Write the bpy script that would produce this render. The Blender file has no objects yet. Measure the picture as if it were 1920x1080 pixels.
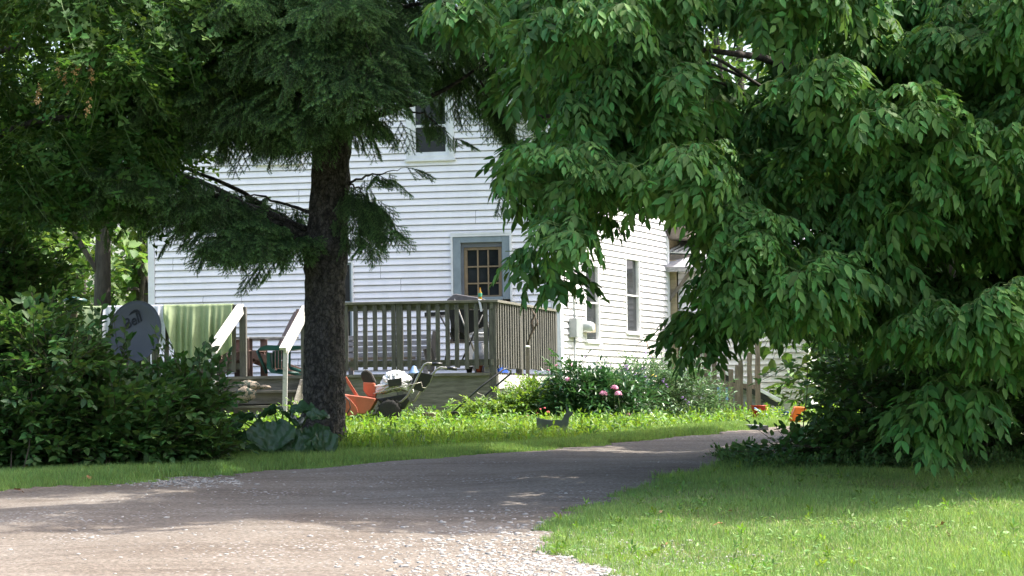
import bpy, bmesh, math, random
import numpy as np
from mathutils import Vector, Matrix
random.seed(7); rng = np.random.default_rng(7)
S = bpy.context.scene; COL = S.collection
# ------------------------------------------------------------------ camera
F = 4500.0                       # focal length in photo pixels (1920 wide)
PITCH = math.atan(222/F); ROLL = 0.015
EYE = Vector((0, 0, 1.5))
fw = Vector((0, math.cos(PITCH), math.sin(PITCH)))
up0 = Vector((0, -math.sin(PITCH), math.cos(PITCH))); rt0 = Vector((1, 0, 0))
rt = rt0*math.cos(ROLL) - up0*math.sin(ROLL)
up = rt0*math.sin(ROLL) + up0*math.cos(ROLL)
cd = bpy.data.cameras.new('camera'); cam = bpy.data.objects.new('camera', cd); COL.objects.link(cam)
cd.sensor_width = 36; cd.lens = 36*F/1920; cd.clip_start = .5; cd.clip_end = 3000
m3 = Matrix((rt, up, -fw)).transposed()
cam.matrix_world = Matrix.Translation(EYE) @ m3.to_4x4()
S.camera = cam
# ------------------------------------------------------------------ sky and sun
SUN_EL = math.radians(58)
sdir = Vector((.97, .20, 0)).normalized()*math.cos(SUN_EL) + Vector((0, 0, math.sin(SUN_EL)))
W = bpy.data.worlds.new('World'); S.world = W; W.use_nodes = True
wn = W.node_tree; bg = wn.nodes['Background']; sk = wn.nodes.new('ShaderNodeTexSky')
sk.sky_type = 'NISHITA'; sk.sun_disc = False; sk.sun_elevation = SUN_EL
sk.sun_rotation = math.atan2(sdir.x, sdir.y); sk.air_density = 1.0; sk.dust_density = 5.0; sk.ozone_density = .2
wn.links.new(sk.outputs[0], bg.inputs[0]); bg.inputs[1].default_value = .15
sl = bpy.data.lights.new('sun', 'SUN'); sl.energy = 2.8; sl.angle = math.radians(.6); sl.color = (1, .96, .88)
so = bpy.data.objects.new('sun', sl); COL.objects.link(so)
so.rotation_euler = sdir.to_track_quat('Z', 'Y').to_euler()
S.view_settings.view_transform = 'Standard'; S.view_settings.look = 'None'
S.view_settings.exposure = 1.82; S.view_settings.gamma = 1
S.render.engine = 'CYCLES'
S.cycles.max_bounces = 6; S.cycles.diffuse_bounces = 3; S.cycles.transmission_bounces = 4; S.cycles.transparent_max_bounces = 6
# ------------------------------------------------------------------ helpers
def gz(x, y):
    yy = np.maximum(y, 0.0)
    z = EYE.z - 2.68*np.exp(-yy/11.65)
    t = np.clip((yy-25)/9, 0, 1)
    z = z - .03*np.clip(x-1.5, 0, 6)*t
    return z + .012*np.sin(x*1.3+y*.7) + .01*np.sin(x*2.9-y*1.7)
def P(px, py, d):
    v = fw + rt*((px-960)/F) + up*((540-py)/F)
    return EYE + v*(d/v.y)
def G(px, py, lo=10., hi=70.):
    for _ in range(40):
        m = (lo+hi)/2; p = P(px, py, m)
        if p.z > gz(p.x, p.y): lo = m
        else: hi = m
    p = P(px, py, lo); p.z = float(gz(p.x, p.y)); return p
def S_(d): return F/d            # pixels per metre at distance d

def mat(name, c1, c2=None, rough=.7, scale=8., mscale=(1,1,1), bump=0., bscale=None, metal=0., trans=0., spec=.5, island=0., detail=6., mid=(.35,.65), emit=None, alpha=1.):
    m = bpy.data.materials.new(name); m.use_nodes = True
    nt = m.node_tree; b = nt.nodes['Principled BSDF']; N = nt.nodes.new; L = nt.links.new
    b.inputs['Roughness'].default_value = rough; b.inputs['Metallic'].default_value = metal
    b.inputs['Specular IOR Level'].default_value = spec
    c2 = c2 or tuple(x*.75 for x in c1)
    tc = N('ShaderNodeTexCoord'); mp = N('ShaderNodeMapping'); mp.inputs['Scale'].default_value = mscale
    L(tc.outputs['Object'], mp.inputs[0])
    no = N('ShaderNodeTexNoise'); no.inputs['Scale'].default_value = scale; no.inputs['Detail'].default_value = detail; no.inputs['Roughness'].default_value = .65
    L(mp.outputs[0], no.inputs['Vector'])
    cr = N('ShaderNodeValToRGB'); cr.color_ramp.elements[0].position = mid[0]; cr.color_ramp.elements[1].position = mid[1]
    cr.color_ramp.elements[0].color = (*c2, 1); cr.color_ramp.elements[1].color = (*c1, 1)
    L(no.outputs[0], cr.inputs[0]); out = cr.outputs[0]
    if island:
        ge = N('ShaderNodeNewGeometry'); mr = N('ShaderNodeMapRange')
        mr.inputs['To Min'].default_value = 1-island; mr.inputs['To Max'].default_value = 1+island
        L(ge.outputs['Random Per Island'], mr.inputs[0])
        hs = N('ShaderNodeHueSaturation'); L(mr.outputs[0], hs.inputs['Value']); L(out, hs.inputs['Color'])
        mr2 = N('ShaderNodeMapRange'); mr2.inputs['To Min'].default_value = .5-.035*island*2; mr2.inputs['To Max'].default_value = .5+.035*island*2
        w2 = N('ShaderNodeMath'); w2.operation = 'FRACT'; w3 = N('ShaderNodeMath'); w3.operation = 'MULTIPLY'; w3.inputs[1].default_value = 37.7
        L(ge.outputs['Random Per Island'], w3.inputs[0]); L(w3.outputs[0], w2.inputs[0]); L(w2.outputs[0], mr2.inputs[0]); L(mr2.outputs[0], hs.inputs['Hue'])
        out = hs.outputs[0]
    L(out, b.inputs['Base Color'])
    if bump:
        bp = N('ShaderNodeBump'); bp.inputs['Strength'].default_value = min(bump, 1); bp.inputs['Distance'].default_value = .01*max(bump, 1)
        n2 = N('ShaderNodeTexNoise'); n2.inputs['Scale'].default_value = bscale or scale*3; n2.inputs['Detail'].default_value = 5
        L(mp.outputs[0], n2.inputs['Vector']); L(n2.outputs[0], bp.inputs['Height']); L(bp.outputs[0], b.inputs['Normal'])
    if trans:
        tr = N('ShaderNodeBsdfTranslucent'); mx = N('ShaderNodeMixShader'); mx.inputs[0].default_value = trans
        hs2 = N('ShaderNodeHueSaturation'); hs2.inputs['Hue'].default_value = .475; hs2.inputs['Saturation'].default_value = 1.1; hs2.inputs['Value'].default_value = 1.7
        L(out, hs2.inputs['Color']); L(hs2.outputs[0], tr.inputs[0]); L(b.outputs[0], mx.inputs[1]); L(tr.outputs[0], mx.inputs[2])
        L(mx.outputs[0], nt.nodes['Material Output'].inputs[0])
    return m

def tag(o, label=None, cat=None, group=None, kind=None):
    if label: o['label'] = label
    if cat: o['category'] = cat
    if group: o['group'] = group
    if kind: o['kind'] = kind
    return o
def empty(name, loc, label, cat, group=None):
    o = bpy.data.objects.new(name, None); COL.objects.link(o); o.location = loc; o.empty_display_size = .2
    return tag(o, label, cat, group)
def worldloc(o):
    v = Vector((0, 0, 0))
    while o: v += o.location; o = o.parent
    return v
def finish(me, name, mats, parent, smooth, base):
    o = bpy.data.objects.new(name, me); COL.objects.link(o)
    for m in (mats if isinstance(mats, (list, tuple)) else [mats]): me.materials.append(m)
    if parent: o.parent = parent
    else: o.location = base
    return o
def npmesh(name, V, Fs, mats, parent=None, mi=None, smooth=False):
    """V (n,3); Fs list of int arrays (m,k); mi list of material indexes, one per array"""
    V = np.asarray(V, dtype=np.float64)
    if parent: off = np.array(worldloc(parent))
    else: off = np.array([(V[:,0].min()+V[:,0].max())/2, (V[:,1].min()+V[:,1].max())/2, V[:,2].min()])
    V = V - off
    me = bpy.data.meshes.new(name)
    me.vertices.add(len(V)); me.vertices.foreach_set('co', V.astype(np.float32).ravel())
    Fs = [np.asarray(f, dtype=np.int32) for f in Fs if len(f)]
    tot = np.concatenate([np.full(len(f), f.shape[1], np.int32) for f in Fs])
    lv = np.concatenate([f.ravel() for f in Fs])
    me.loops.add(len(lv)); me.loops.foreach_set('vertex_index', lv)
    st = np.concatenate([[0], np.cumsum(tot)[:-1]]).astype(np.int32)
    me.polygons.add(len(tot)); me.polygons.foreach_set('loop_start', st)
    try: me.polygons.foreach_set('loop_total', tot)
    except Exception: pass
    if mi: me.polygons.foreach_set('material_index', np.concatenate([np.full(len(f), k, np.int32) for f, k in zip(Fs, mi)]))
    if smooth: me.polygons.foreach_set('use_smooth', np.ones(len(tot), bool))
    me.update(calc_edges=True); me.validate()
    return finish(me, name, mats, parent, smooth, Vector(off))

class MB:
    def __init__(s): s.v = []; s.f = []; s.sm = []
    def add(s, vs, fs, sm=False):
        b = len(s.v); s.v += [Vector(v) for v in vs]; s.f += [tuple(i+b for i in f) for f in fs]; s.sm += [sm]*len(fs); return s
    def hexa(s, c):   # 8 corners: bottom 4 ccw, top 4
        return s.add(c, [(0,3,2,1),(4,5,6,7),(0,1,5,4),(1,2,6,5),(2,3,7,6),(3,0,4,7)])
    def box(s, c, sz, rz=0., M=None):
        c = Vector(c); h = Vector(sz)/2
        R = M or Matrix.Rotation(rz, 3, 'Z')
        cs = [c + R @ Vector((x*h.x, y*h.y, z*h.z)) for z in (-1, 1) for x, y in ((-1,-1),(1,-1),(1,1),(-1,1))]
        return s.hexa(cs)
    def bar(s, a, b, w, h, upv=(0,0,1)):     # beam from a to b, width w (sideways), height h (along upv)
        a = Vector(a); b = Vector(b); d = (b-a).normalized(); u = Vector(upv); sd = d.cross(u)
        if sd.length < 1e-4: sd = d.cross(Vector((0,1,0)))
        sd.normalize(); u = sd.cross(d).normalized()
        cs = [q + sd*(x*w/2) + u*(z*h/2) for q in (a, b) for x, z in ((-1,-1),(1,-1),(1,1),(-1,1))]
        return s.hexa([cs[0],cs[1],cs[2],cs[3],cs[4],cs[5],cs[6],cs[7]])
    def tube(s, pts, r, n=8, cap=True):
        pts = [Vector(p) for p in pts]; rs = r if isinstance(r, (list, tuple)) else [r]*len(pts)
        b = len(s.v); prev = None
        for i, p in enumerate(pts):
            d = (pts[min(i+1, len(pts)-1)] - pts[max(i-1, 0)]).normalized()
            a = prev if prev else (Vector((0,0,1)) if abs(d.z) < .9 else Vector((1,0,0)))
            a = (a - d*a.dot(d)).normalized(); prev = a; c = d.cross(a)
            for k in range(n):
                t = 2*math.pi*k/n; s.v.append(p + (a*math.cos(t) + c*math.sin(t))*rs[i])
        for i in range(len(pts)-1):
            for k in range(n):
                s.f.append((b+i*n+k, b+i*n+(k+1)%n, b+(i+1)*n+(k+1)%n, b+(i+1)*n+k)); s.sm.append(True)
        if cap:
            s.f.append(tuple(b+k for k in reversed(range(n)))); s.sm.append(False)
            s.f.append(tuple(b+(len(pts)-1)*n+k for k in range(n))); s.sm.append(False)
        return s
    def lathe(s, c, prof, n=20, M=None):     # prof [(r,z)...]
        b = len(s.v); c = Vector(c); M = M or Matrix.Identity(3)
        for r, z in prof:
            for k in range(n):
                t = 2*math.pi*k/n; s.v.append(c + M @ Vector((r*math.cos(t), r*math.sin(t), z)))
        for i in range(len(prof)-1):
            for k in range(n):
                s.f.append((b+i*n+k, b+i*n+(k+1)%n, b+(i+1)*n+(k+1)%n, b+(i+1)*n+k)); s.sm.append(True)
        s.f.append(tuple(b+k for k in reversed(range(n)))); s.sm.append(False)
        s.f.append(tuple(b+(len(prof)-1)*n+k for k in range(n))); s.sm.append(False)
        return s
    def prism(s, front, off):                # polygon of 3D points extruded by vector
        n = len(front); fr = [Vector(p) for p in front]; bk = [p + Vector(off) for p in fr]
        return s.add(fr+bk, [tuple(range(n)), tuple(reversed(range(n, 2*n)))] + [(i, i+n, (i+1)%n+n, (i+1)%n) for i in range(n)])
    def prism_px(s, pts, d, th):
        return s.prism([P(x, y, d-th/2) for x, y in pts], (0, th, 0))
    def blob(s, c, r, seg=10, rings=7, noise=0., M=None):
        b = len(s.v); c = Vector(c); r = Vector(r) if hasattr(r, '__len__') else Vector((r,r,r)); M = M or Matrix.Identity(3)
        for i in range(rings+1):
            ph = math.pi*i/rings
            for k in range(seg):
                t = 2*math.pi*k/seg; q = 1 + random.uniform(-noise, noise)
                s.v.append(c + M @ Vector((r.x*math.sin(ph)*math.cos(t)*q, r.y*math.sin(ph)*math.sin(t)*q, r.z*math.cos(ph)*q)))
        for i in range(rings):
            for k in range(seg):
                s.f.append((b+i*seg+k, b+(i+1)*seg+k, b+(i+1)*seg+(k+1)%seg, b+i*seg+(k+1)%seg)); s.sm.append(True)
        return s
    def build(s, name, m, parent=None, bevel=0., label=None):
        off = worldloc(parent) if parent else None
        if off is None:
            xs = [v.x for v in s.v]; ys = [v.y for v in s.v]; zs = [v.z for v in s.v]
            off = Vector(((min(xs)+max(xs))/2, (min(ys)+max(ys))/2, min(zs)))
        me = bpy.data.meshes.new(name); me.from_pydata([tuple(v-off) for v in s.v], [], s.f)
        me.polygons.foreach_set('use_smooth', s.sm); me.validate()
        bm = bmesh.new(); bm.from_mesh(me); bmesh.ops.remove_doubles(bm, verts=bm.verts, dist=1e-6); bmesh.ops.recalc_face_normals(bm, faces=bm.faces); bm.to_mesh(me); bm.free()
        o = finish(me, name, m, parent, False, off)
        if bevel:
            md = o.modifiers.new('bevel', 'BEVEL'); md.width = bevel; md.segments = 2; md.limit_method = 'ANGLE'
        if label: o['label'] = label
        return o
class Frame:
    """vertical plane: origin o, u axis (horizontal), n outward normal"""
    def __init__(s, o, u, n): s.o = Vector(o); s.u = Vector(u); s.n = Vector(n)
    def pt(s, u, z, w=0.): p = s.o + s.u*u + s.n*w; return Vector((p.x, p.y, z))
    def uz(s, px, py, w=0.):
        v = fw + rt*((px-960)/F) + up*((540-py)/F); o = s.o + s.n*w
        t = (o-EYE).dot(s.n)/v.dot(s.n); p = EYE + v*t
        return (p - s.o).dot(s.u), p.z
    def box(s, mb, u0, u1, z0, z1, w0, w1):
        if u0 > u1: u0, u1 = u1, u0
        return mb.hexa([s.pt(u0,z0,w1), s.pt(u1,z0,w1), s.pt(u1,z0,w0), s.pt(u0,z0,w0), s.pt(u0,z1,w1), s.pt(u1,z1,w1), s.pt(u1,z1,w0), s.pt(u0,z1,w0)])
def copy_tree(o, parent=None):
    c = o.copy(); COL.objects.link(c); c.parent = parent
    for ch in list(o.children): copy_tree(ch, c)
    return c
def in_poly(x, y, poly):
    x = np.asarray(x); y = np.asarray(y); r = np.zeros(x.shape, bool); n = len(poly)
    for i in range(n):
        x1, y1 = poly[i]; x2, y2 = poly[(i+1) % n]
        if y1 == y2: continue
        c = ((y1 > y) != (y2 > y)) & (x < (x2-x1)*(y-y1)/(y2-y1)+x1); r ^= c
    return r
# ------------------------------------------------------------------ materials
M = {}
M['siding'] = mat('white vinyl siding', (.87,.835,.845), (.80,.77,.775), .45, 1.6, (2.5,2.5,.5), bump=.05, bscale=3, mid=(.3,.55))
M['trim'] = mat('white trim', (.78,.78,.78), (.66,.66,.65), .5, 4, bump=.1)
M['bluegrey'] = mat('blue grey paint', (.24,.29,.31), (.19,.23,.25), .55, 6)
M['brownsash'] = mat('tan sash', (.28,.20,.11), (.19,.14,.08), .6, 9)
M['glass'] = mat('dark glass', (.012,.014,.016), (.03,.033,.036), .09, 2.5, spec=.3)
M['shingle'] = mat('grey shingles', (.36,.36,.38), (.22,.22,.24), .9, 9, (1,1,3), bump=.6)
M['soffit'] = mat('weathered soffit', (.20,.17,.14), (.10,.085,.07), .8, 7, bump=.4)
M['tanwood'] = mat('tan board', (.42,.34,.22), (.26,.20,.13), .8, 6, (1,1,6), bump=.3)
M['metalroof'] = mat('galvanised roof', (.72,.72,.72), (.55,.55,.55), .35, 5, metal=.3)
M['concrete'] = mat('mossy concrete', (.36,.35,.31), (.19,.19,.15), .9, 3.5, bump=.5, bscale=14)
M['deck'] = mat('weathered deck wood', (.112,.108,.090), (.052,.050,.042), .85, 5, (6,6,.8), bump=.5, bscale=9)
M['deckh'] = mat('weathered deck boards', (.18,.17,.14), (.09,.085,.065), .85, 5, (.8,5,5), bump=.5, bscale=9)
M['whitewood'] = mat('peeling white painted wood', (.43,.42,.395), (.16,.145,.125), .75, 16, bump=.4, mid=(.28,.42))
M['greywood'] = mat('silvered wood', (.25,.25,.26), (.12,.12,.125), .85, 7, (1,4,4), bump=.5)
M['redwood'] = mat('worn brown chair wood', (.17,.105,.085), (.09,.06,.05), .75, 14, (1,1,.4), bump=.3)
M['picket'] = mat('rough slab wood', (.26,.21,.16), (.13,.105,.08), .9, 6, (3,3,.6), bump=.7)
M['barksp'] = mat('spruce bark', (.15,.132,.115), (.045,.038,.033), .95, 13, (1.6,1.6,1), bump=6., bscale=30, mid=(.38,.62))
m_ = M['barksp']; nt_ = m_.node_tree; vv = nt_.nodes.new('ShaderNodeTexVoronoi'); vv.feature = 'DISTANCE_TO_EDGE'; vv.inputs['Scale'].default_value = 20
mp_ = nt_.nodes.new('ShaderNodeMapping'); mp_.inputs['Scale'].default_value = (1.2, 1.2, .7); tc_ = nt_.nodes.new('ShaderNodeTexCoord'); nn_ = nt_.nodes.new('ShaderNodeTexNoise'); nn_.inputs['Scale'].default_value = 9
ad_ = nt_.nodes.new('ShaderNodeVectorMath'); ad_.operation = 'MULTIPLY_ADD'; ad_.inputs[1].default_value = (.12,.12,.12)
nt_.links.new(tc_.outputs['Object'], nn_.inputs[0]); nt_.links.new(nn_.outputs['Color'], ad_.inputs[0]); nt_.links.new(tc_.outputs['Object'], ad_.inputs[2]); nt_.links.new(ad_.outputs[0], mp_.inputs[0]); nt_.links.new(mp_.outputs[0], vv.inputs['Vector'])
rm_ = nt_.nodes.new('ShaderNodeMapRange'); rm_.inputs['From Max'].default_value = .16; rm_.inputs['To Min'].default_value = .35; nt_.links.new(vv.outputs['Distance'], rm_.inputs[0])
b_ = nt_.nodes['Principled BSDF']; src = b_.inputs['Base Color'].links[0].from_socket; hh = nt_.nodes.new('ShaderNodeHueSaturation'); nt_.links.new(src, hh.inputs['Color']); nt_.links.new(rm_.outputs[0], hh.inputs['Value']); nt_.links.new(hh.outputs[0], b_.inputs['Base Color'])
M['barkg'] = mat('grey bark', (.10,.085,.07), (.04,.035,.03), .95, 8, (2,2,.5), bump=2., bscale=14)
M['stem'] = mat('green stem', (.10,.17,.04), (.07,.11,.03), .6, 10)
M['twig'] = mat('brown twig', (.09,.065,.045), None, .9, 10)
M['black'] = mat('black plastic', (.012,.012,.013), (.02,.02,.021), .35, 9)
M['blackmetal'] = mat('black painted metal', (.02,.02,.022), (.035,.033,.03), .45, 12)
M['rubber'] = mat('rubber', (.018,.017,.016), (.03,.028,.025), .85, 14, bump=.5)
M['chrome'] = mat('dull steel tube', (.46,.44,.38), (.28,.26,.22), .38, 12, metal=.7)
M['orange'] = mat('faded orange paint', (.50,.135,.075), (.34,.10,.06), .55, 6, bump=.1)
M['dishgrey'] = mat('grey satellite dish', (.12,.127,.14), (.10,.107,.12), .6, 3)
M['logo'] = mat('dark logo ink', (.012,.014,.02), None, .6, 3)
M['green'] = mat('dark green plastic', (.01,.075,.06), (.008,.055,.045), .38, 5)
M['sheetg'] = mat('pale green sheet', (.37,.44,.26), (.32,.39,.22), .9, 12, trans=.25)
M['sheetw'] = mat('white terry towel', (.55,.56,.62), (.45,.46,.52), .95, 40, bump=.6, bscale=90)
M['bagw'] = mat('crumpled white plastic', (.74,.74,.74), (.55,.56,.56), .4, 12, bump=2., bscale=30)
M['grill'] = mat('grill cover', (.14,.13,.14), (.09,.085,.09), .6, 9)
M['tank'] = mat('grey tank', (.36,.38,.38), (.24,.25,.26), .45, 6, metal=.3)
M['terracotta'] = mat('terracotta', (.36,.09,.045), None, .8, 8)
M['blue'] = mat('blue plastic', (.02,.09,.48), None, .4, 5)
M['paleblue'] = mat('pale blue plastic', (.22,.36,.62), None, .45, 5)
M['red'] = mat('red plastic', (.58,.03,.02), (.45,.03,.02), .4, 5)
M['brightorange'] = mat('orange plastic', (.85,.17,.02), (.7,.14,.02), .45, 5)
M['white'] = mat('white plastic', (.75,.75,.73), (.6,.6,.58), .5, 8)
M['greyplank'] = mat('grey painted plywood', (.16,.17,.185), (.12,.13,.145), .6, 6)
M['graymeter'] = mat('grey meter enamel', (.30,.33,.33), (.24,.26,.26), .5, 6)
M['clear'] = mat('meter glass', (.55,.58,.58), None, .1, 6)
M['tan'] = mat('tan box', (.34,.29,.21), None, .6, 6)
M['camo'] = mat('camouflage cloth', (.24,.19,.15), (.03,.045,.035), .95, 17, mid=(.45,.52), bump=1.)
M['bulb'] = mat('pale cap', (.78,.76,.70), None, .5, 6)
M['soil'] = mat('bare soil', (.10,.08,.06), (.06,.048,.036), .95, 4, bump=1.)
M['stone'] = mat('gravel stone', (.40,.385,.36), (.25,.235,.215), .9, 9, island=.3)
M['dry'] = mat('dry leaf', (.36,.17,.07), (.25,.11,.05), .85, 9)
M['paledry'] = mat('pale dry leaf', (.62,.40,.18), (.48,.26,.11), .85, 9)
M['bottleg'] = mat('amber bottle glass', (.45,.28,.03), None, .12, 3, trans=.3)
M['label'] = mat('paper label', (.05,.30,.18), None, .6, 3)
# foliage
M['ash'] = mat('ash leaflet', (.096,.212,.050), (.054,.134,.036), .6, 1.3, spec=.25, trans=.33, island=.4)
M['sprucetip'] = mat('young spruce needles', (.18,.34,.115), (.13,.26,.09), .7, 1.1, trans=.15, island=.2)
M['spruce'] = mat('spruce needles', (.085,.185,.062), (.045,.11,.046), .7, 1.1, trans=.15, island=.25)
M['maple'] = mat('maple leaf', (.075,.165,.030), (.036,.086,.020), .6, 1.4, spec=.25, trans=.32, island=.35)
M['hedge'] = mat('shrub leaf', (.066,.150,.034), (.036,.088,.023), .55, 1.6, trans=.30, island=.4)
M['dark'] = mat('dark shrub leaf', (.090,.195,.05), (.05,.125,.033), .6, 2, trans=.25, island=.35)
M['far'] = mat('far tree leaf', (.11,.21,.045), (.07,.14,.032), .6, .7, trans=.35, island=.35)
M['burdock'] = mat('burdock leaf', (.05,.12,.045), (.035,.085,.032), .35, 9, trans=.2, bump=1.5, bscale=14)
M['peony'] = mat('peony leaf', (.040,.120,.035), (.028,.08,.028), .3, 2, trans=.2, island=.35)
M['lime'] = mat('yellow green leaf', (.15,.27,.045), (.10,.19,.035), .5, 3, trans=.3, island=.3)
M['silver'] = mat('grey green leaf', (.095,.185,.075), (.06,.13,.05), .42, 3, trans=.25, island=.35)
M['weed'] = mat('weed leaf', (.14,.27,.04), (.09,.19,.03), .5, 3, trans=.35, island=.35)
M['grass'] = mat('lawn blade', (.21,.33,.085), (.13,.24,.060), .6, 1.3, trans=.3, island=.35)
M['tall'] = mat('tall grass blade', (.19,.30,.045), (.12,.22,.035), .6, 1.3, trans=.35, island=.4)
M['pink'] = mat('pink petal', (.82,.45,.60), (.72,.28,.45), .7, 30, trans=.25)
M['coral'] = mat('coral petal', (.75,.16,.17), None, .7, 20, trans=.2)
M['lilac'] = mat('lilac petal', (.50,.33,.60), (.36,.22,.52), .7, 20, trans=.2)
M['yellow'] = mat('yellow petal', (.75,.60,.08), None, .7, 20)
M['straw'] = mat('dead thatch', (.36,.33,.17), (.26,.22,.11), .8, 2, island=.3)
M['clover'] = mat('clover leaf', (.16,.29,.08), (.12,.22,.06), .55, 4, trans=.3, island=.3)
M['ground'] = mat('lawn soil', (.13,.20,.06), (.10,.11,.05), .95, 3.0, bump=1., bscale=20)
# ================================================================== ground and driveway
def grid_mesh(name, xs, ys, zoff, m, kind, keep=None, jit=0):
    X, Y = np.meshgrid(xs, ys); Z = gz(X, Y) + zoff
    V = np.stack([X.ravel(), Y.ravel(), Z.ravel()], 1); nx = len(xs); ny = len(ys)
    i, j = np.meshgrid(np.arange(nx-1), np.arange(ny-1)); a = (j*nx+i).ravel()
    Fq = np.stack([a, a+1, a+1+nx, a+nx], 1)
    if keep is not None:
        Fq = Fq[keep(V[Fq].mean(1))]
    o = npmesh(name, V, [Fq], m, smooth=True); o['kind'] = kind; return o
xs = np.concatenate([[-900,-400,-150,-70,-40,-25], np.arange(-16, 16.1, .25), [25,40,70,150,400,900]])
ys = np.concatenate([[-300,-60,-10,0,5,8], np.arange(10, 45, .25), np.arange(45, 90, 3), [110,160,250,500,1200,2500]])
grid_mesh('ground', xs, ys, 0, M['ground'], 'structure')
far_edge = [(-260,935),(-60,925),(60,918),(180,912),(300,902),(420,892),(560,880),(700,870),(840,858),(980,848),(1100,838),(1220,826),(1330,815),(1400,806),(1500,797)]
near_edge = [(1500,858),(1400,868),(1300,884),(1210,912),(1130,940),(1050,972),(1010,1000),(1040,1040),(1130,1075),(1250,1110),(1400,1180)]
drv = [G(x, y, 8) for x, y in far_edge] + [G(x, y, 8) for x, y in near_edge]
drv = [(p.x, p.y) for p in drv] + [(2.6, 7.0), (-9, 7.0), (-9, drv[0].y)]
def wob(x, y): return .06*np.sin(x*5.1+y*3)+.05*np.sin(x*11.3-y*9)+.03*np.sin(x*23+y*17)
def on_drive(x, y): return in_poly(x + wob(y, x), y + wob(x, y)*1.3, drv)
dm = bpy.data.materials.new('gravel driveway'); dm.use_nodes = True
nt = dm.node_tree; N = nt.nodes.new; L = nt.links.new; b = nt.nodes['Principled BSDF']; b.inputs['Roughness'].default_value = .95
tc = N('ShaderNodeTexCoord')
def noise(sc, det=6, ms=(1,1,1), r=.6):
    mp = N('ShaderNodeMapping'); mp.inputs['Scale'].default_value = ms; L(tc.outputs['Object'], mp.inputs[0])
    n = N('ShaderNodeTexNoise'); n.inputs['Scale'].default_value = sc; n.inputs['Detail'].default_value = det; n.inputs['Roughness'].default_value = r; L(mp.outputs[0], n.inputs[0]); return n.outputs[0]
def ramp(inp, p0, c0, p1, c1):
    c = N('ShaderNodeValToRGB'); c.color_ramp.elements[0].position = p0; c.color_ramp.elements[0].color = (*c0, 1)
    c.color_ramp.elements[1].position = p1; c.color_ramp.elements[1].color = (*c1, 1); L(inp, c.inputs[0]); return c.outputs[0]
def mixc(t, fac, a, bb):
    mx = N('ShaderNodeMix'); mx.data_type = 'RGBA'; mx.blend_type = t
    if isinstance(fac, float): mx.inputs[0].default_value = fac
    else: L(fac, mx.inputs[0])
    L(a, mx.inputs[6]); L(bb, mx.inputs[7]); return mx.outputs[2]
base = ramp(noise(.9, 5, (1, 1, 1)), .38, (.128,.100,.077), .62, (.205,.178,.150))
ruts = ramp(noise(2.2, 6, (.35, 2.4, 1)), .36, (.088,.066,.050), .56, (.195,.166,.138))
c = mixc('MIX', .38, base, ruts)
fine = ramp(noise(38, 5), .42, (.55,.53,.50), .60, (1.15,1.15,1.15))
c = mixc('MULTIPLY', .75, c, fine)
vo = N('ShaderNodeTexVoronoi'); vo.inputs['Scale'].default_value = 24; L(tc.outputs['Object'], vo.inputs[0])
vm = ramp(vo.outputs['Distance'], .12, (1,1,1), .30, (0,0,0)); patch = ramp(noise(1.1, 4), .50, (0,0,0), .62, (1,1,1))
mk = N('ShaderNodeMath'); mk.operation = 'MULTIPLY'; L(vm, mk.inputs[0]); L(patch, mk.inputs[1])
rgb = N('ShaderNodeRGB'); rgb.outputs[0].default_value = (.46,.46,.46,1)
c = mixc('MIX', mk.outputs[0], c, rgb.outputs[0])
L(c, b.inputs['Base Color'])
bp = N('ShaderNodeBump'); bp.inputs['Strength'].default_value = .9; bp.inputs['Distance'].default_value = .02; L(noise(26, 6), bp.inputs['Height']); L(bp.outputs[0], b.inputs['Normal'])
M['drive'] = dm
grid_mesh('driveway', np.arange(-9.5, 6, .07), np.arange(7, 40, .07), .006, dm, 'structure', keep=lambda c: on_drive(c[:,0], c[:,1]))

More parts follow.
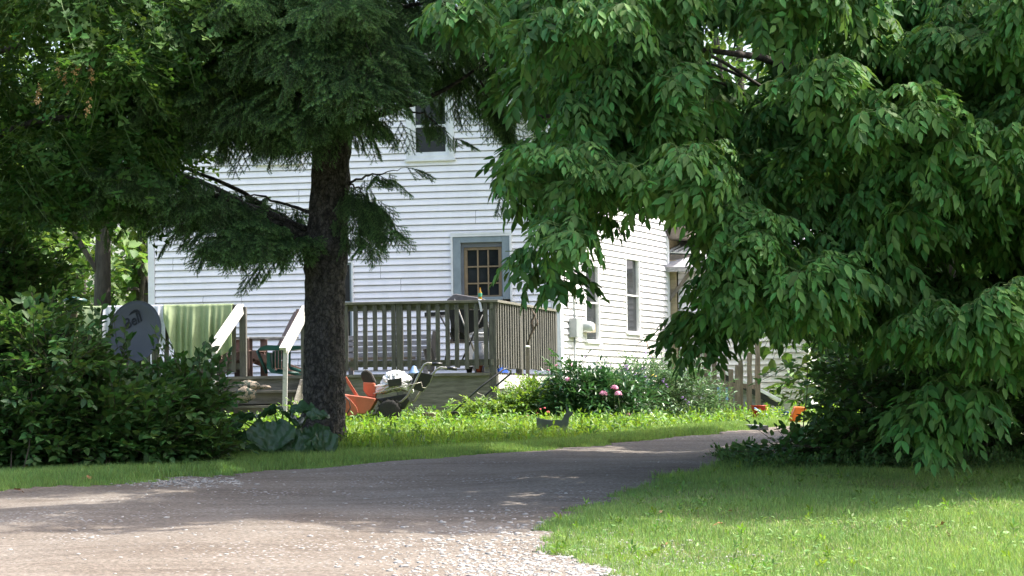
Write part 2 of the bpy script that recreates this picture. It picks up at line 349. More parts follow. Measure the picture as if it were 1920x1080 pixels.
# ================================================================== house
DC = 36.6
C = P(1048, 600, DC)
HA = math.radians(10); HB = math.radians(20.8)
FR = Frame((C.x, C.y, 0), (math.cos(HA), -math.sin(HA), 0), (-math.sin(HA), -math.cos(HA), 0))
SD = Frame((C.x, C.y, 0), (math.sin(HB), math.cos(HB), 0), (math.cos(HB), -math.sin(HB), 0))
gr0 = float(gz(C.x, C.y))
house = empty('farmhouse', (C.x-2.5, C.y+2, gr0), 'two storey white sided house with gable front behind the deck', 'house')
uL, zeL = FR.uz(277, 283); zE = zeL; HW = -uL; zPk = zE + HW/2*.84
lap = .1016
def siding(mb, fr, u0, u1, z0, z1, holes, gable=None, lo=.026):
    z = z0
    while z < z1:
        zt = min(z+lap, z1); segs = [(u0, u1)]
        if gable:
            zm = max(z - gable[0], 0); cut = zm/.84; segs = [(u0+cut, u1-cut)]
            if segs[0][1]-segs[0][0] < .05: break
        for h in holes:
            if h[2] < (z+zt)/2 < h[3]:
                ns = []
                for a, b2 in segs:
                    if h[1] <= a or h[0] >= b2: ns.append((a, b2)); continue
                    if h[0] > a: ns.append((a, h[0]))
                    if h[1] < b2: ns.append((h[1], b2))
                segs = ns
        kk = int(round((z-z0)/lap))
        if kk % 2 == 0: jr = [random.uniform(u0, u1) for _ in range(2)]
        ns = []
        for a, b2 in segs:
            cuts = sorted(j for j in jr if a+.15 < j < b2-.15); q_ = a
            for j in cuts: ns.append((q_, j-.0025)); q_ = j+.0025
            ns.append((q_, b2))
        segs = ns
        for a, b2 in segs:
            zt2 = max(zt-.011, z+.014)
            vs = [fr.pt(a, z, 0), fr.pt(b2, z, 0), fr.pt(b2, z, lo), fr.pt(a, z, lo), fr.pt(b2, z+.012, lo), fr.pt(a, z+.012, lo), fr.pt(b2, zt2, .004), fr.pt(a, zt2, .004), fr.pt(b2, zt2, -.03), fr.pt(a, zt2, -.03), fr.pt(b2, zt, -.03), fr.pt(a, zt, -.03)]
            mb.add(vs, [(0,1,2,3), (3,2,4,5), (5,4,6,7), (7,6,8,9), (9,8,10,11)])
        z += lap
# openings
def rect(fr, x0, y0, x1, y1):
    xm = (x0+x1)/2; ym = (y0+y1)/2
    a = fr.uz(x0, ym)[0]; b2 = fr.uz(x1, ym)[0]; t = fr.uz(xm, y0)[1]; q = fr.uz(xm, y1)[1]
    return [min(a, b2), max(a, b2), q, t]
w_door = rect(FR, 850, 439, 957, 562)
w_up = rect(FR, 762, 170, 852, 299)
w_up2 = rect(FR, 480, 180, 566, 306)
w_low = rect(FR, 574, 490, 664, 645)
w_s1 = rect(SD, 1099, 494, 1121, 641); w_s2 = rect(SD, 1175, 483, 1197, 625); w_s1[0] -= .10; w_s2[0] -= .10
LS = SD.uz(1250, 600)[0]; z_b = FR.uz(1000, 752)[1]; z_b = gr0 + .28
wl = MB(); siding(wl, FR, uL+.11, -.11, z_b, zPk, [w_door, w_up, w_up2, w_low], gable=(zE, ))
siding(wl, SD, .11, LS, z_b, zE, [w_s1, w_s2], lo=.030); wl.build('siding', M['siding'], house)
# solid core behind siding
core = MB()
bL = FR.pt(uL, 0); dpt = Vector((math.sin(HA), math.cos(HA), 0))*LS
q = [FR.pt(uL+.02, gr0-.3, -.13), FR.pt(-.13, gr0-.3, -.13), SD.pt(LS, gr0-.3, -.13), FR.pt(uL+.02, gr0-.3, -LS)]
core.hexa(q + [Vector((p.x, p.y, zE)) for p in q])
core.build('wall', M['dark'] if 0 else M['soffit'], house)
gab = MB(); gab.prism([FR.pt(uL+.04, zE+.003, -.135), FR.pt(-.14, zE+.003, -.135), FR.pt(uL/2, zPk-.08, -.135)], -FR.n*.05); gab.build('gable_sheathing', M['soffit'], house)
ct = MB(); FR.box(ct, uL, uL+.105, z_b-.02, zE-.021, .0, .034); ct.build('corner_trim', M['trim'], house, bevel=.003)
ct = MB(); FR.box(ct, uL-.03, uL+.5, zE-.02, zE+.12, .0, .05); ct.build('cornice_return', M['trim'], house, bevel=.003)
ct = MB(); FR.box(ct, -.105, .034, z_b-.02, zE, .0, .034); ct.build('corner_trim', M['trim'], house, bevel=.003); ct = MB()
SD.box(ct, .0, .105, z_b-.02, zE-.003, .0, .033)
ct.build('corner_trim', M['trim'], house, bevel=.003)
fd = MB(); FR.box(fd, uL+.01, -.01, gr0-.3, z_b, -.04, .012); SD.box(fd, .02, LS+3, gr0-.3, z_b-.003, -.04, .012); fd.build('foundation', M['concrete'], house)
# roof
def slope_slab(mb, e0, e1, r0, r1, th=.09):
    n = (Vector(e1)-Vector(e0)).cross(Vector(r0)-Vector(e0)).normalized()
    if n.z < 0: n = -n
    mb.add([e0, e1, r1, r0]+[Vector(p)+n*th for p in (e0, e1, r1, r0)], [(0,3,2,1),(4,5,6,7),(0,1,5,4),(1,2,6,5),(2,3,7,6),(3,0,4,7)])
rf = MB(); ov = .28
pkf = FR.pt(uL/2, zPk+.02, ov); back = -FR.n*(LS+ov)
for s_, ue in ((-1, uL-.3), (1, .3)):
    ef = FR.pt(ue, zE-.3*.84+.06, ov); eb = ef + back
    if s_ > 0: eb = SD.pt(LS+.1, 0, .3); eb.z = ef.z
    rb = pkf + back
    slope_slab(rf, ef, eb, pkf, rb)
rf.build('roof', M['shingle'], house)
rk = MB()
for ue in (uL-.3, .3):
    a = FR.pt(ue, zE-.3*.84-.02, ov+.012); b2 = FR.pt(uL/2, zPk-.06, ov+.012); rk.bar(a, b2, .03, .17, (0, 0, 1))
rk.build('rake_board', M['trim'], house)
se = MB(); SD.box(se, -.05, LS+.05, zE-.30, zE-.12, .30, .33); SD.box(se, -.05, LS+.05, zE-.30, zE-.285, .03, .297); se.build('eave_fascia', M['trim'], house)
def window(fr, r, frame_m, sash_m, cols=1, rows=2, fw_=.06, sash=.045, name='window', inner=0., sill=True, muntin=.02, deep=.0, proud=.045):
    u0, u1, z0, z1 = r
    mb = MB(); D0 = -.02-deep
    fr.box(mb, u0, u0+fw_, z0, z1, D0, .03); fr.box(mb, u1-fw_, u1, z0, z1, D0, proud)
    fr.box(mb, u0+fw_, u1-fw_, z1-fw_, z1, D0, proud-.001); fr.box(mb, u0+fw_, u1-fw_, z0, z0+fw_*.7, D0, proud-.001)
    if sill: fr.box(mb, u0-.02, u1+.02, z0-.03, z0, -.0, .065)
    w = mb.build(name, frame_m, house, bevel=.003)
    a0, a1, b0, b1 = u0+fw_+.002, u1-fw_-.002, z0+fw_*.7+.002, z1-fw_-.002
    dd_ = min(deep, .075)
    sb = MB()
    fr.box(sb, a0, a0+sash, b0, b1, -.05-dd_, .012-dd_); fr.box(sb, a1-sash, a1, b0, b1, -.05-dd_, .012-dd_)
    fr.box(sb, a0+sash, a1-sash, b1-sash, b1, -.05-dd_, .011-dd_); fr.box(sb, a0+sash, a1-sash, b0, b0+sash, -.05-dd_, .011-dd_)
    for k in range(1, rows):
        zz = b0+(b1-b0)*k/rows; fr.box(sb, a0+sash, a1-sash, zz-muntin, zz+muntin, -.05-dd_, .010-dd_)
    for k in range(1, cols):
        uu = a0+(a1-a0)*k/cols; fr.box(sb, uu-muntin, uu+muntin, b0+sash, b1-sash, -.05-dd_, .0085-dd_)
    s2 = sb.build('sash', sash_m, w)
    gb = MB(); fr.box(gb, a0+.01, a1-.01, b0+.01, b1-.01, -.035-dd_, -.028-dd_); gb.build('pane', M['glass'], w)
    return w
def exp_(r, e): return [r[0]-e, r[1]+e, r[2]-e, r[3]+e]
# the wide blue grey window: outer channel, broad painted casing, tan sash with nine panes
ob = MB(); r = w_door
FR.box(ob, r[0]-.03, r[0], r[2]-.02, r[3]+.03, 0, .05); FR.box(ob, r[1], r[1]+.03, r[2]-.02, r[3]+.03, 0, .05); FR.box(ob, r[0], r[1], r[3], r[3]+.03, 0, .05)
FR.box(ob, r[0], r[1], r[3]-.035, r[3], 0, .046)
wc = ob.build('window', M['trim'], house)
cb = MB(); cw = .12
FR.box(cb, r[0], r[0]+cw, r[2], r[3]-.037, -.02, .034); FR.box(cb, r[1]-cw, r[1], r[2], r[3]-.037, -.02, .034); FR.box(cb, r[0]+cw, r[1]-cw, r[3]-.037-cw*.75, r[3]-.037, -.02, .033)
FR.box(cb, r[0]+cw, r[1]-cw, r[2]-.01, r[2]+.04, -.02, .06)
cb.build('casing', M['bluegrey'], wc, bevel=.004)
ib = MB(); i0, i1, j0, j1 = r[0]+cw, r[1]-cw, r[2]+.04, r[3]-.037-cw*.75
FR.box(ib, i0, i1, j1-.07, j1, -.09, -.02); FR.box(ib, i0, i0+.04, j0, j1-.07, -.09, -.02); FR.box(ib, i1-.02, i1, j0, j1-.07, -.09, -.02)
ib.build('storm_frame', M['greyplank'], wc)
sb = MB(); a0, a1, b0, b1 = i0+.042, i1-.022, j0, j1-.072; sw = .05
FR.box(sb, a0, a0+sw, b0, b1, -.09, -.04); FR.box(sb, a1-sw, a1, b0, b1, -.09, -.04); FR.box(sb, a0+sw, a1-sw, b1-.04, b1, -.09, -.041); FR.box(sb, a0+sw, a1-sw, b0, b0+.03, -.09, -.041)
for k in (1, 2): uu = a0+sw+(a1-a0-2*sw)*k/3; FR.box(sb, uu-.011, uu+.011, b0+.03, b1-.04, -.085, -.045)
for k in (1, 2): zz = b0+.03+(b1-b0-.07)*(k-.28)/2.72; FR.box(sb, a0+sw, a1-sw, zz-.011, zz+.011, -.085, -.046)
sb.build('sash', M['brownsash'], wc)
gb = MB(); FR.box(gb, a0+.01, a1-.01, b0+.01, b1-.01, -.08, -.072); gb.build('pane', M['glass'], wc)
window(FR, w_up, M['trim'], M['trim'], 1, 2, .09, .05)
window(FR, w_up2, M['trim'], M['trim'], 1, 2, .09, .05)
window(FR, w_low, M['trim'], M['bluegrey'], 1, 2, .03, .03)
window(SD, w_s1, M['trim'], M['trim'], 1, 2, .03, .012, deep=.0, muntin=.012, proud=.03); window(SD, w_s2, M['trim'], M['trim'], 1, 2, .03, .012, deep=.0, muntin=.012, proud=.03)
# ---- lower rear wing continuing the side wall
u1w = LS+3.2; zw = SD.uz(1253, 445)[1]
wg = MB(); q = [SD.pt(LS+.02, gr0-.3, -.05), SD.pt(u1w, gr0-.3, -.05), SD.pt(u1w, gr0-.3, -3.2), SD.pt(LS+.02, gr0-.3, -3.2)]
wg.hexa(q+[Vector((p.x, p.y, zw)) for p in q]); wg.build('wing_wall', M['tanwood'], house)
tr = MB(); SD.box(tr, LS, LS+.10, z_b, zw, 0, .04); tr.build('corner_trim', M['trim'], house)
wr = MB(); e0 = SD.pt(LS+.02, zw+.18, .44); e1 = SD.pt(u1w+.2, zw+.18, .44); r0 = SD.pt(LS+.02, zw+1.35, -1.7); r1 = SD.pt(u1w+.2, zw+1.35, -1.7)
slope_slab(wr, e0, e1, r0, r1); wr.build('wing_roof', M['shingle'], house)
sf = MB(); SD.box(sf, LS+.03, u1w+.2, zw-.01, zw+.17, .40, .43); SD.box(sf, LS+.03, LS+.06, zw-.01, zw+.17, 0, .398); SD.box(sf, LS+.03, u1w+.2, zw-.03, zw-.012, 0, .42)
sf.build('wing_soffit', M['soffit'], house)
dr = MB(); SD.box(dr, LS+.9, LS+1.7, gr0+.4, zw-.25, -.04, .03); dr.build('side_door', M['black'], house)
# ---- porch roof, post and brace
porch = empty('side_porch', SD.pt(LS+1, gr0, 1), 'small porch with shiny ribbed metal roof beside the white side wall', 'porch')
zp = SD.uz(1262, 478)[1]
pr = MB(); px_ = .12
A0 = P(1246, 474, SD.pt(LS+.25,0,.3).y); B0 = P(1352, 478, A0.y+.25)
up_ = Vector((SD.u.x, SD.u.y, .20))*1.1
slope_slab(pr, A0, B0, A0+up_, B0+up_, .02)
for k in range(9):
    a = A0.lerp(B0, (k+.5)/9)+Vector((0,0,.03)); pr.bar(a, a+up_, .025, .02)
pr.build('porch_roof', M['metalroof'], porch)
pb = MB(); pb.bar(A0-Vector((0,-.03,.075)), B0-Vector((0,-.03,.075)), .06, .11); pb.build('beam', M['soffit'], porch)
g1 = P(1264, 640, A0.y+.06); g1.z = gr0-.1; t1 = Vector((g1.x, g1.y, A0.z-.13))
pp = MB(); pp.bar(g1, t1, .13, .11, (0,1,0)); pp.build('post', M['tanwood'], porch, bevel=.006)
pp2 = MB(); g2 = g1+Vector((-.10, .35, 0)); pp2.bar(g2, g2+Vector((0,0,t1.z-g1.z)), .06, .06, (0,1,0)); pp2.build('downpipe', M['white'], porch)
bc = MB(); bc.bar(P(1252, 566, A0.y-.05), P(1308, 492, A0.y-.05), .05, .06); bc.build('brace', M['soffit'], porch)
rl = MB(); rl.bar(P(1244, 634, A0.y-.03), P(1272, 638, A0.y+.02), .04, .05); rl.build('rail', M['soffit'], porch)
lt = empty('porch_lantern', P(1287, 512, A0.y+.5), 'small dark lantern hanging under the porch roof', 'lantern')
c0 = P(1287, 500, A0.y+.5)
lb = MB(); lb.lathe(c0, [(.012,.10),(.02,.04),(.075,.0),(.075,-.015),(.02,-.02)], 10); lb.lathe(c0+Vector((0,0,-.16)), [(.03,0),(.05,.01),(.05,.13),(.02,.14)], 8); lb.build('lantern_body', M['blackmetal'], lt)
# ---- rear white building to the right
RB = Frame(P(1275, 700, 42.), (math.cos(HA), -math.sin(HA), 0), (-math.sin(HA), -math.cos(HA), 0))
rear = empty('rear_addition', RB.pt(1, gr0), 'white sided rear building seen through leaves right of the porch', 'house')
uE = RB.uz(1516, 690)[0]; zt = RB.uz(1300, 505)[1]
rb = MB(); siding(rb, RB, 0, uE, gr0+.15, zt, [], lo=.035); rb.build('siding', M['siding'], rear)
rc = MB(); q = [RB.pt(0, gr0-.3, -.06), RB.pt(uE, gr0-.3, -.06), RB.pt(uE, gr0-.3, -3), RB.pt(0, gr0-.3, -3)]; rc.hexa(q+[Vector((p.x,p.y,zt)) for p in q]); rc.build('wall', M['trim'], rear)
rr = MB(); slope_slab(rr, RB.pt(-.2, zt-.05, .3), RB.pt(uE+.2, zt-.05, .3), RB.pt(-.2, zt+.9, -1.8), RB.pt(uE+.2, zt+.9, -1.8)); rr.build('roof', M['shingle'], rear)
# ---- low lean to shed
ds = 34.5
shed = empty('lean_to_shed', G(1410, 770), 'low weathered grey shed with a sloping white edged roof behind the picket fence', 'shed')
sw_ = MB(); sw_.prism_px([(1338,712),(1366,706),(1444,748),(1444,790),(1338,790)], ds, .1); sw_.prism([P(1338,712,ds+.1), P(1444,748,ds+.1), P(1444,790,ds+.1), P(1338,790,ds+.1)], (0,1.2,0)); sw_.build('wall', M['greywood'], shed)
sr = MB(); a = P(1356, 697, ds-.15); b2 = P(1464, 752, ds-.15); sr.bar(a, b2, .02, .035); slope_slab(sr, a+Vector((0,.02,.0)), b2+Vector((0,.02,.0)), a+Vector((0,.9,-.03)), b2+Vector((0,.9,-.03)), .03); sr.build('roof', M['metalroof'], shed)
sx = MB(); a = P(1358, 706, ds-.12); b2 = P(1462, 762, ds-.12); sx.bar(a, b2, .04, .07); sx.build('rafter', M['black'], shed)
sp = MB(); sp.bar(P(1434, 756, ds-.1), P(1434, 792, ds-.1), .06, .06, (0,1,0)); sp.build('post', M['soffit'], shed)
sw2 = MB(); sw2.prism_px([(1344,727),(1369,727),(1369,750),(1344,750)], ds-.08, .04); sw2.build('window', M['paleblue'], shed)

# ================================================================== deck
DD = 32.4; zF = P(930, 698, DD).z; zR = P(930, 562, DD).z
Dp = P(930, 600, DD); DA = math.radians(4); DB = math.radians(13.5)
DF = Frame((Dp.x, Dp.y, 0), (math.cos(DA), -math.sin(DA), 0), (-math.sin(DA), -math.cos(DA), 0))
DS = Frame((Dp.x, Dp.y, 0), (math.sin(DB), math.cos(DB), 0), (math.cos(DB), -math.sin(DB), 0))
LD = DS.uz(1045, 640)[0]; LD = min(LD, 4.3)
def fu(px): return DF.uz(px, 640)[0]
gd = float(gz(Dp.x-2, Dp.y)); uDL = fu(136); u460 = fu(461); u568 = fu(566)
deck = empty('timber_deck', DF.pt(-2.5, gd, -1.5), 'weathered grey green timber deck with slatted railing in front of the white house', 'deck')
fl = MB(); nb = 30; bp_ = DS.pt(LD, 0)
for k in range(nb):
    w0 = -k*.14; w1 = w0-.132
    if -w1 > (Dp - DS.pt(LD,0)).length*.97: break
    e = DS.u*0; ur = -w0*math.tan(DB-DA)*0.9
    DF.box(fl, uDL, ur-.005, zF-.03, zF, w1, w0)
fl.build('floor', M['deckh'], deck)
sk_ = MB(); DF.box(sk_, uDL, -.10, gd+.02, zF-.034, -.05, -.005)
for k in range(1): pass
sk_.build('skirt_board', M['deckh'], deck)
fc = MB(); DF.box(fc, uDL, -.10, zF-.04, zF-.005, -.0, .03); fc.build('edge_board', M['deckh'], deck)
s2_ = MB(); DS.box(s2_, .1, LD, zF-.22, zF-.03, -.03, .0); s2_.build('side_fascia', M['whitewood'], deck)
s3_ = MB(); zz = gd+.0
DS.box(s3_, .12, LD, gd+.24, zF-.222, -.10, -.05); DS.box(s3_, .12, LD, gd-.1, gd+.235, -.105, -.045); s3_.build('concrete_block_base', M['concrete'], deck)
def post(fr, u, z0, z1, w=.0, s=.09, name='post', m=None):
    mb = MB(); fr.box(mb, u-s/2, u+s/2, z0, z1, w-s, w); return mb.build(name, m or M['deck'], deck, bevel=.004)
post(DF, -.05, gd-.1, zR-.035, .0, .10); post(DF, fu(749), gd+.3, zR-.035, .0); post(DF, fu(455), zF-.3, zR-.035, .0); post(DF, fu(570), zF-.3, zR-.035, 0)
post(DF, uDL+.05, gd-.1, zR-.035); post(DF, fu(290), gd, zR-.035)
post(DS, LD*.40, gd-.1, zR-.035, .0); post(DS, LD-.05, gd-.1, zR-.035, .0)
def rails(fr, u0, u1, w=.0, side=False):
    mb = MB(); zt = zR-.035
    fr.box(mb, u0, u1, zt, zR, w-.10, w+.03); mb.build('top_rail', M['deckh'] if not side else M['deckh'], deck, bevel=.004)
    mb = MB(); fr.box(mb, u0, u1, zt-.085, zt-.002, w-.075, w-.04); mb.build('sub_rail', M['deckh'], deck)
    zb = zF+.095
    mb = MB(); fr.box(mb, u0, u1, zb, zb+.085, w-.075, w-.04); mb.build('bottom_rail', M['deckh'], deck)
rails(DF, fu(575), .03); rails(DF, uDL, fu(455)); rails(DS, -.02, LD, side=True)
def balusters(fr, us, w=.0, s=.034):
    for u in us:
        dx = random.uniform(-.006, .006); mb = MB()
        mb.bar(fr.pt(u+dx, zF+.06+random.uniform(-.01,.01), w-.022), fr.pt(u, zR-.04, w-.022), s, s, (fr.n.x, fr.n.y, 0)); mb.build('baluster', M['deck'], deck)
pxs = [649,667,685,703,721,738, 767,785,804,821,839,857,875,893,911]
balusters(DF, [fu(x) for x in pxs], s=.056)
balusters(DF, [fu(x) for x in range(150, 450, 18) if abs(x-290) > 9], s=.056)
n2 = 26; balusters(DS, [.10+(LD-.22)*k/(n2-1) for k in range(n2) if abs(.10+(LD-.22)*k/(n2-1)-LD*.40) > .07], s=.06)
# stairs
def sd_(px, py, d): return P(px, py, d)
for name, y0, y1, dpt_, zz in (('step', 722, 733, 0, 0),):
    pass
uA = fu(408); uB = fu(566)
for k, (rise_z, run) in enumerate(((zF-.20, .28), (zF-.40, .56), (zF-.58, .84))):
    t = MB(); DF.box(t, uA+.02, uB-.02+(.0 if k else .0), rise_z-.035, rise_z, run-.29, run+.02); t.build('tread', M['deckh'], deck, bevel=.004)
    t = MB(); DF.box(t, uA+.04, uB-.04, max(rise_z-.18, gd-.1), rise_z-.037, run-.06, run-.03); t.build('riser', M['deckh'], deck)
for uu in (uA, uB-.02):
    t = MB(); t.prism([DF.pt(uu, zF-.05, .0), DF.pt(uu, zF-.05-.0, .05), DF.pt(uu, gd+.12, .86), DF.pt(uu, gd-.1, .86), DF.pt(uu, gd-.1, .0)], DF.u*.035); t.build('stringer', M['deckh'], deck)
# sloping peeling handrails and their lower posts
dl = DD-.75
for (tx, ty, bx, by) in ((450, 573, 397, 650), (572, 576, 531, 652)):
    a = P(tx, ty, DF.pt(fu(tx), 0).y-.02); b2 = P(bx, by, dl)
    d_ = (a-b2).normalized(); hr = MB(); hr.bar(b2-d_*.03, a+d_*.02, .095, .035); hr.build('handrail', M['whitewood'], deck, bevel=.004)
    hr = MB(); sdv = d_.cross(Vector((0,0,1))).normalized(); hr.bar(b2+sdv*.032-Vector((0,0,.07)), a+sdv*.032-Vector((0,0,.07)), .03, .09); hr.build('handrail_side', M['whitewood'], deck)
    lp = MB(); bb = Vector((b2.x, b2.y+.03, gd-.15)); lp.bar(bb, Vector((b2.x+.03, b2.y+.03, b2.z-.03)), .06, .06, (0,1,0)); lp.build('lower_post', M['whitewood'], deck, bevel=.003)
# ================================================================== things on and around the deck
def hang_cloth(name, px0, px1, ytop, bots, d, m, label, cat, fold=.03, n=60, back=.35, seed=1, taper=None):
    """cloth draped over the rail: front sheet from rail to a bottom outline, folds deepen downward"""
    r_ = random.Random(seed); fr = [(r_.uniform(14, 60), r_.uniform(0, 6)) for _ in range(5)]
    V = []; rows = 22; zt = zR+.012
    rowsb = [(-1, 0)]
    for j in range(rows+5):
        for i in range(n+1):
            t = i/n; px = px0+(px1-px0)*t
            yb = np.interp(px, [b_[0] for b_ in bots], [b_[1] for b_ in bots])
            u, _ = DF.uz(px, 580); zb = DF.uz(px, yb)[1]
            w = .05
            if j < 4:  # over the rail to the back
                s = j/4; z = zt - (1-s)*back*.6 if s < .5 else zt; w = [-.125, -.122, -.11, -.03][j]
                z = [zt-.30, zt-.10, zt-.004, zt][j]; f = .2
            else:
                s = (j-4)/rows; z = zt+(zb-zt)*s; f = min(1, s*2.2); w = .045 + .02*min(s*4, 1)
            ww = sum(math.sin(u*k*(1+.15*s_)+p) for s_, (k, p) in enumerate(fr))*fold*.6*f
            uu = u
            if taper and j >= 4: uu = u + (taper[0]-(u))*taper[1]*s*s
            p = DF.pt(uu, z, w+ww+.02*f); V.append(p)
    R_ = rows+5; Fq = [(j*(n+1)+i, j*(n+1)+i+1, (j+1)*(n+1)+i+1, (j+1)*(n+1)+i) for j in range(R_-1) for i in range(n)]
    mb = MB(); mb.add(V, Fq, True); o = mb.build(name, m)
    md = o.modifiers.new('thick', 'SOLIDIFY'); md.thickness = .006
    return tag(o, label, cat)
hang_cloth('bed_sheet', 138, 192, 572, [(138, 612), (165, 625), (192, 640)], 32, M['sheetg'], 'small pale green sheet over the deck rail left of the dish', 'sheet', .02, 30, seed=3)
hang_cloth('bath_towel', 196, 312, 572, [(196, 640), (250, 650), (312, 648)], 32, M['sheetw'], 'white towel hung over the rail behind the satellite dish', 'towel', .025, 50, seed=5)
hang_cloth('bed_sheet', 308, 437, 572, [(308, 598), (330, 660), (352, 694), (368, 698), (392, 675), (415, 668), (437, 655)], 32, M['sheetg'], 'large pale green sheet hanging in folds from the deck rail beside the stairs', 'sheet', .030, 80, seed=9)

# satellite dish in the shrubs
dc = P(252, 622, 22.0); dish = empty('satellite_dish', Vector((dc.x, dc.y, float(gz(dc.x, dc.y)))), 'grey oval satellite dish rising out of the shrub at left', 'satellite dish')
rw = 52/S_(22.); rh = 60/S_(22.)
Md = Matrix.Rotation(math.radians(-12), 3, 'Z') @ Matrix.Rotation(math.radians(90-14), 3, 'X')
mb = MB(); n = 40; V = []; Fc = []
for k in range(9):
    q = k/8
    for i in range(n):
        t = 2*math.pi*i/n; V.append(dc + Md @ Vector((rw*q*math.cos(t), rh*q*math.sin(t), -.09+.09*q*q if 0 else -.07*(1-q*q))))
for k in range(8):
    for i in range(n): Fc.append((k*n+i, k*n+(i+1)%n, (k+1)*n+(i+1)%n, (k+1)*n+i))
mb.add(V, Fc, True); o = mb.build('reflector', M['dishgrey'], dish); md = o.modifiers.new('thick', 'SOLIDIFY'); md.thickness = .008; md.offset = 0
rimv = [dc + Md @ Vector((rw*math.cos(2*math.pi*i/40), rh*math.sin(2*math.pi*i/40), 0)) for i in range(41)]
mb = MB(); mb.tube(rimv, .006, 6); mb.build('rim', M['dishgrey'], dish)
mb = MB(); mb.tube([dc+Md@Vector((0,0,-.09)), dc+Vector((0,.22,-.1)), Vector((dc.x, dc.y+.22, float(gz(dc.x,dc.y))))], .03, 8); mb.build('mast', M['blackmetal'], dish)
def dp(x, y, h=.012):  # point on dish front, x,y in units of radii
    q2 = x*x+y*y; return dc + Md @ Vector((rw*x, rh*y, -.07*(1-q2)+h))
mb = MB(); mb.tube([dp(.1,-.98,.0), dp(.18,-1.1,.30), dp(.16,-.85,.42)], .014, 6); mb.build('feed_arm', M['blackmetal'], dish)
# logo: crescent swoosh above tilted lettering
mb = MB(); outer = [(-.30,.56),(-.22,.66),(-.10,.73),(.02,.74),(.10,.68),(.13,.55)]; inner = [(.06,.60),(.0,.66),(-.08,.67),(-.18,.63)]
mb.prism([dp(x, y, .016) for x, y in outer+inner], Md @ Vector((0,0,.004))); mb.build('logo_arc', M['logo'], dish)
cu = bpy.data.curves.new('txt', 'FONT'); cu.body = 'Bell'; cu.size = .13; cu.extrude = .002; cu.offset = .0015; cu.shear = .2
to = bpy.data.objects.new('txt', cu); COL.objects.link(to); bpy.context.view_layer.update()
tm = bpy.data.meshes.new_from_object(to); bpy.data.objects.remove(to)
R45 = Matrix.Rotation(math.radians(28), 3, 'Z'); mb = MB(); vs = []
for v in tm.vertices:
    q = R45 @ Vector((v.co.x*.95, v.co.y, 0)); X = q.x/rw-.42; Y = q.y/rh+.12; vs.append(dp(X, Y, .014+v.co.z))
mb.add(vs, [tuple(p.vertices) for p in tm.polygons]); mb.build('lettering', M['logo'], dish)

# post with dark flat cap among shrubs, left
pc = P(148, 560, 25.); t = empty('feeder_post', Vector((pc.x, pc.y, float(gz(pc.x, pc.y)))), 'wooden post with dark flat topped feeder rising above the left shrubs', 'post')
mb = MB(); mb.bar(P(138, 700, 25.), P(138, 580, 25.), .07, .07, (0,1,0)); mb.build('post', M['picket'], t)
mb = MB(); mb.lathe(P(141, 566, 25.), [(.05,-.10),(.07,-.09),(.09,-.02),(.125,.0),(.125,.02),(.08,.045),(.02,.055)], 14); mb.build('cap', M['green'], t)

# tree trunk with fork seen behind at left is in the vegetation part
def slat_chair(base, yaw, label):
    t = empty('wooden_chair', base, label, 'chair'); R = Matrix.Rotation(yaw, 3, 'Z')
    def q(x, y, z): return Vector(base) + R @ Vector((x, y, z))
    for k in range(5):
        mb = MB(); x = -.22+.11*k; h = .93-.05*abs(k-2)**1.6*.6
        mb.bar(q(x, .18, .22), q(x*1.1, .52, h+.02), .095, .02, tuple(R @ Vector((0,-1,.3)))); mb.build('back_slat', M['redwood'], t, bevel=.004)
    for k in range(5):
        mb = MB(); mb.bar(q(-.26, -.28+k*.105, .36-.03*k), q(.26, -.28+k*.105, .36-.03*k), .09, .02); mb.build('seat_slat', M['redwood'], t, bevel=.003)
    for s_ in (-1, 1):
        mb = MB(); mb.bar(q(s_*.30, -.32, .54), q(s_*.30, .42, .54), .12, .025); mb.build('armrest', M['greywood'], t, bevel=.004)
        mb = MB(); mb.bar(q(s_*.29, -.28, 0), q(s_*.29, -.28, .53), .10, .03, (0,1,0)); mb.build('leg', M['redwood'], t, bevel=.003)
        mb = MB(); mb.bar(q(s_*.27, -.30, .34), q(s_*.27, .55, .03), .03, .11); mb.build('leg', M['redwood'], t, bevel=.003)
    return t
b0_ = P(493, 700, 33.6); b0_.z = zF; slat_chair(b0_, math.radians(-68), 'worn reddish brown slatted wooden chair at the top of the deck stairs')
b0_ = P(444, 698, 33.5); b0_.z = zF; slat_chair(b0_, math.radians(70), 'worn brown wooden chair mostly hidden behind the deck stair post')
# tipped green plastic chair: seat shell, slotted back, four legs
gc = P(534, 672, 33.0); gc.z = zF; t = empty('plastic_chair', gc, 'dark green plastic garden chair tipped over on the deck behind the stairs', 'chair')
dg = 33.0
mb = MB(); mb.prism_px([(482,657),(500,656),(545,657),(566,654),(572,649),(500,647),(488,651)], dg, .42); mb.build('armrest', M['green'], t)
mb = MB(); mb.prism_px([(500,660),(506,662),(508,690),(516,697),(545,699),(530,702),(508,699),(500,690)], dg, .44); mb.build('seat', M['green'], t)
for k in range(6):
    x = 511+k*6; mb = MB(); mb.prism_px([(x,658),(x+4,658),(x+4,692),(x,690)], dg-.05, .02); mb.build('back_slat', M['green'], t)
for a_, b_ in (((520,694),(568,704)),((516,697),(560,700)),((482,657),(500,700)),((545,690),(583,702))):
    mb = MB(); mb.tube([P(*a_, dg-.1), P(*b_, dg-.12)], .022, 8); mb.build('leg', M['green'], t)
